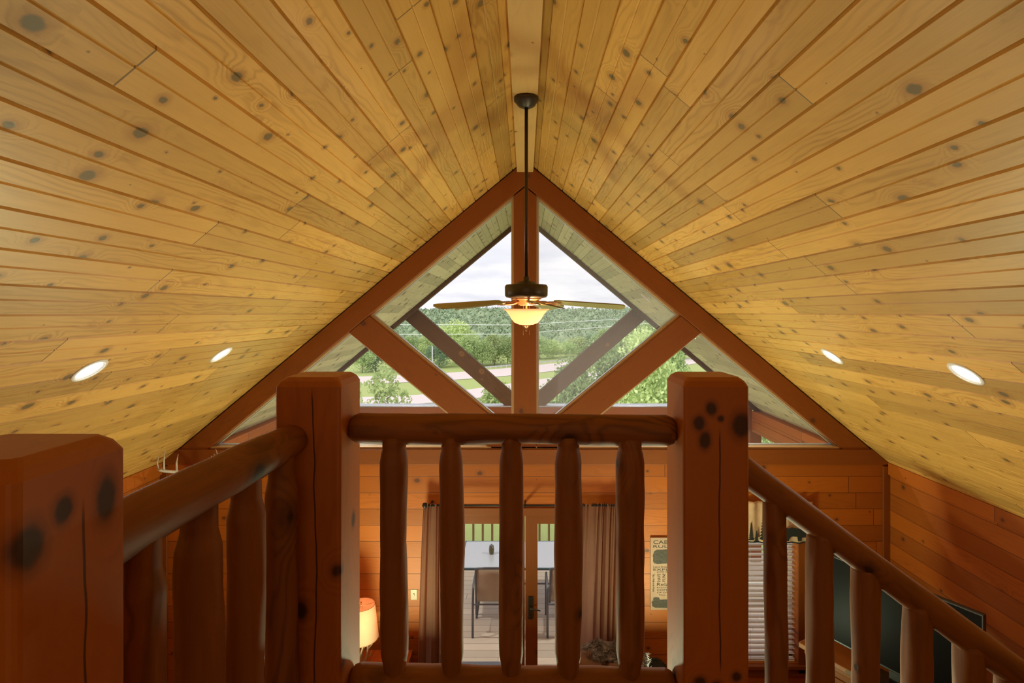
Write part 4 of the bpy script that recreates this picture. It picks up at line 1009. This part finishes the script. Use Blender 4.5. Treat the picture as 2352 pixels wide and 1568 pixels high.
# forest on the hills: crowns nobody could count
def forest():
    ico = bmesh.new(); bmesh.ops.create_icosphere(ico, subdivisions=1, radius=1); V1 = [v.co.copy() for v in ico.verts]; F1 = [tuple(v.index for v in f.verts) for f in ico.faces]; ico.free()
    r = random.Random(5); mb = MB(); d = 190
    while d < 860:
        step = 4.2+d*.0065; x = -.33*d
        while x < .31*d:
            px, py = x+r.uniform(-.45, .45)*step, d+r.uniform(-.45, .45)*step; R = step*r.uniform(.42, .72); z = gh(px, py)+R*.9; st = r.uniform(1., 1.7)
            vs = []
            for v in V1:
                q = .86*(1+.3*noise.noise(v*1.6+Vector((px, py, 0)))); vs.append(Vector((px+v.x*R*q, py+v.y*R*q, z+v.z*R*q*st)))
            mb.add(vs, F1, 0, True)
            nq = 46 if d < 400 else 22; l0 = R*(.34 if d < 400 else .45)
            for _ in range(nq):
                a = r.uniform(0, 6.283); u = r.uniform(-.35, 1); w_ = math.sqrt(1-u*u); v = Vector((w_*math.cos(a), w_*math.sin(a)*.8-.2, u)).normalized()
                q = 1+.25*noise.noise(v*1.6+Vector((px, py, 0))); p = Vector((px+v.x*R*q, py+v.y*R*q, z+v.z*R*q*st))
                e1 = (v*.4+Vector((r.uniform(-1, 1), r.uniform(-1, 1), r.uniform(-.3, 1)))).normalized(); e2 = e1.cross(Vector((r.uniform(-1, 1), r.uniform(-1, 1), r.uniform(-1, 1)))).normalized(); l = l0*r.uniform(.5, 1.2)
                mb.add([p-e1*l*.5, p+e2*l*.4, p+e1*l*.6, p-e2*l*.4], [(0, 1, 2, 3)])
            x += step
        d += step*1.15
    return mb
mf, g = mat('forest_canopy'); co = g.node('ShaderNodeTexCoord').outputs['Object']
rnd = g.node('ShaderNodeNewGeometry').outputs['Random Per Island']; n = g.noise(co, .16, 5, .8); n3 = g.noise(co, .02, 3)
bsdf(g, g.mix(g.m('ADD', g.m('MULTIPLY', n, .6), g.m('MULTIPLY', rnd, .45)), g.mix(n3, (.10, .17, .10, 1), (.16, .26, .12, 1)), g.mix(n3, (.30, .40, .25, 1), (.48, .56, .32, 1))), .95, bump=n, bstr=1., bdist=1.5)
o = forest().build('forest', mf); tag(o, 'wooded hills beyond the valley road', 'forest', kind='stuff')

# power lines and pole
M_wire = plain('wire', (.75, .75, .78), .5)
for nm, pts in (('upper', [(600, 742), (880, 745), (1178, 746), (1440, 732), (1800, 708)]), ('lower', [(600, 766), (880, 768), (1178, 767), (1500, 742), (1800, 724)])):
    P = [at(a, b, 60) for a, b in pts]; o = MB().tube(P, .028, 5).build('power_line', M_wire); tag(o, '%s of the two power lines crossing the view of the hills' % nm, 'power line')
p = at(993, 795, 100); MB_ = MB().tube([(p.x, 100, -9.8), (p.x, 100, p.z)], .09, 8).build('light_pole', plain('pole_grey', (.6, .6, .6), .6)); tag(MB_, 'thin pale light pole beside the highway', 'pole')
p0 = at(1541, 760, 75); bb = thing('roadside_sign', 'grey roadside sign on a tall pole among the trees at the right', 'sign', (p0.x, 75, -9.8))
MB().tube([(0, 0, 0), (0, 0, p0.z+9.8)], .07, 8).build('pole', M_gm, bb)
MB().box((-1.4, -.05, 6.1), (-.05, .05, 7.4)).build('panel', plain('sign_grey', (.25, .27, .35), .6), bb)
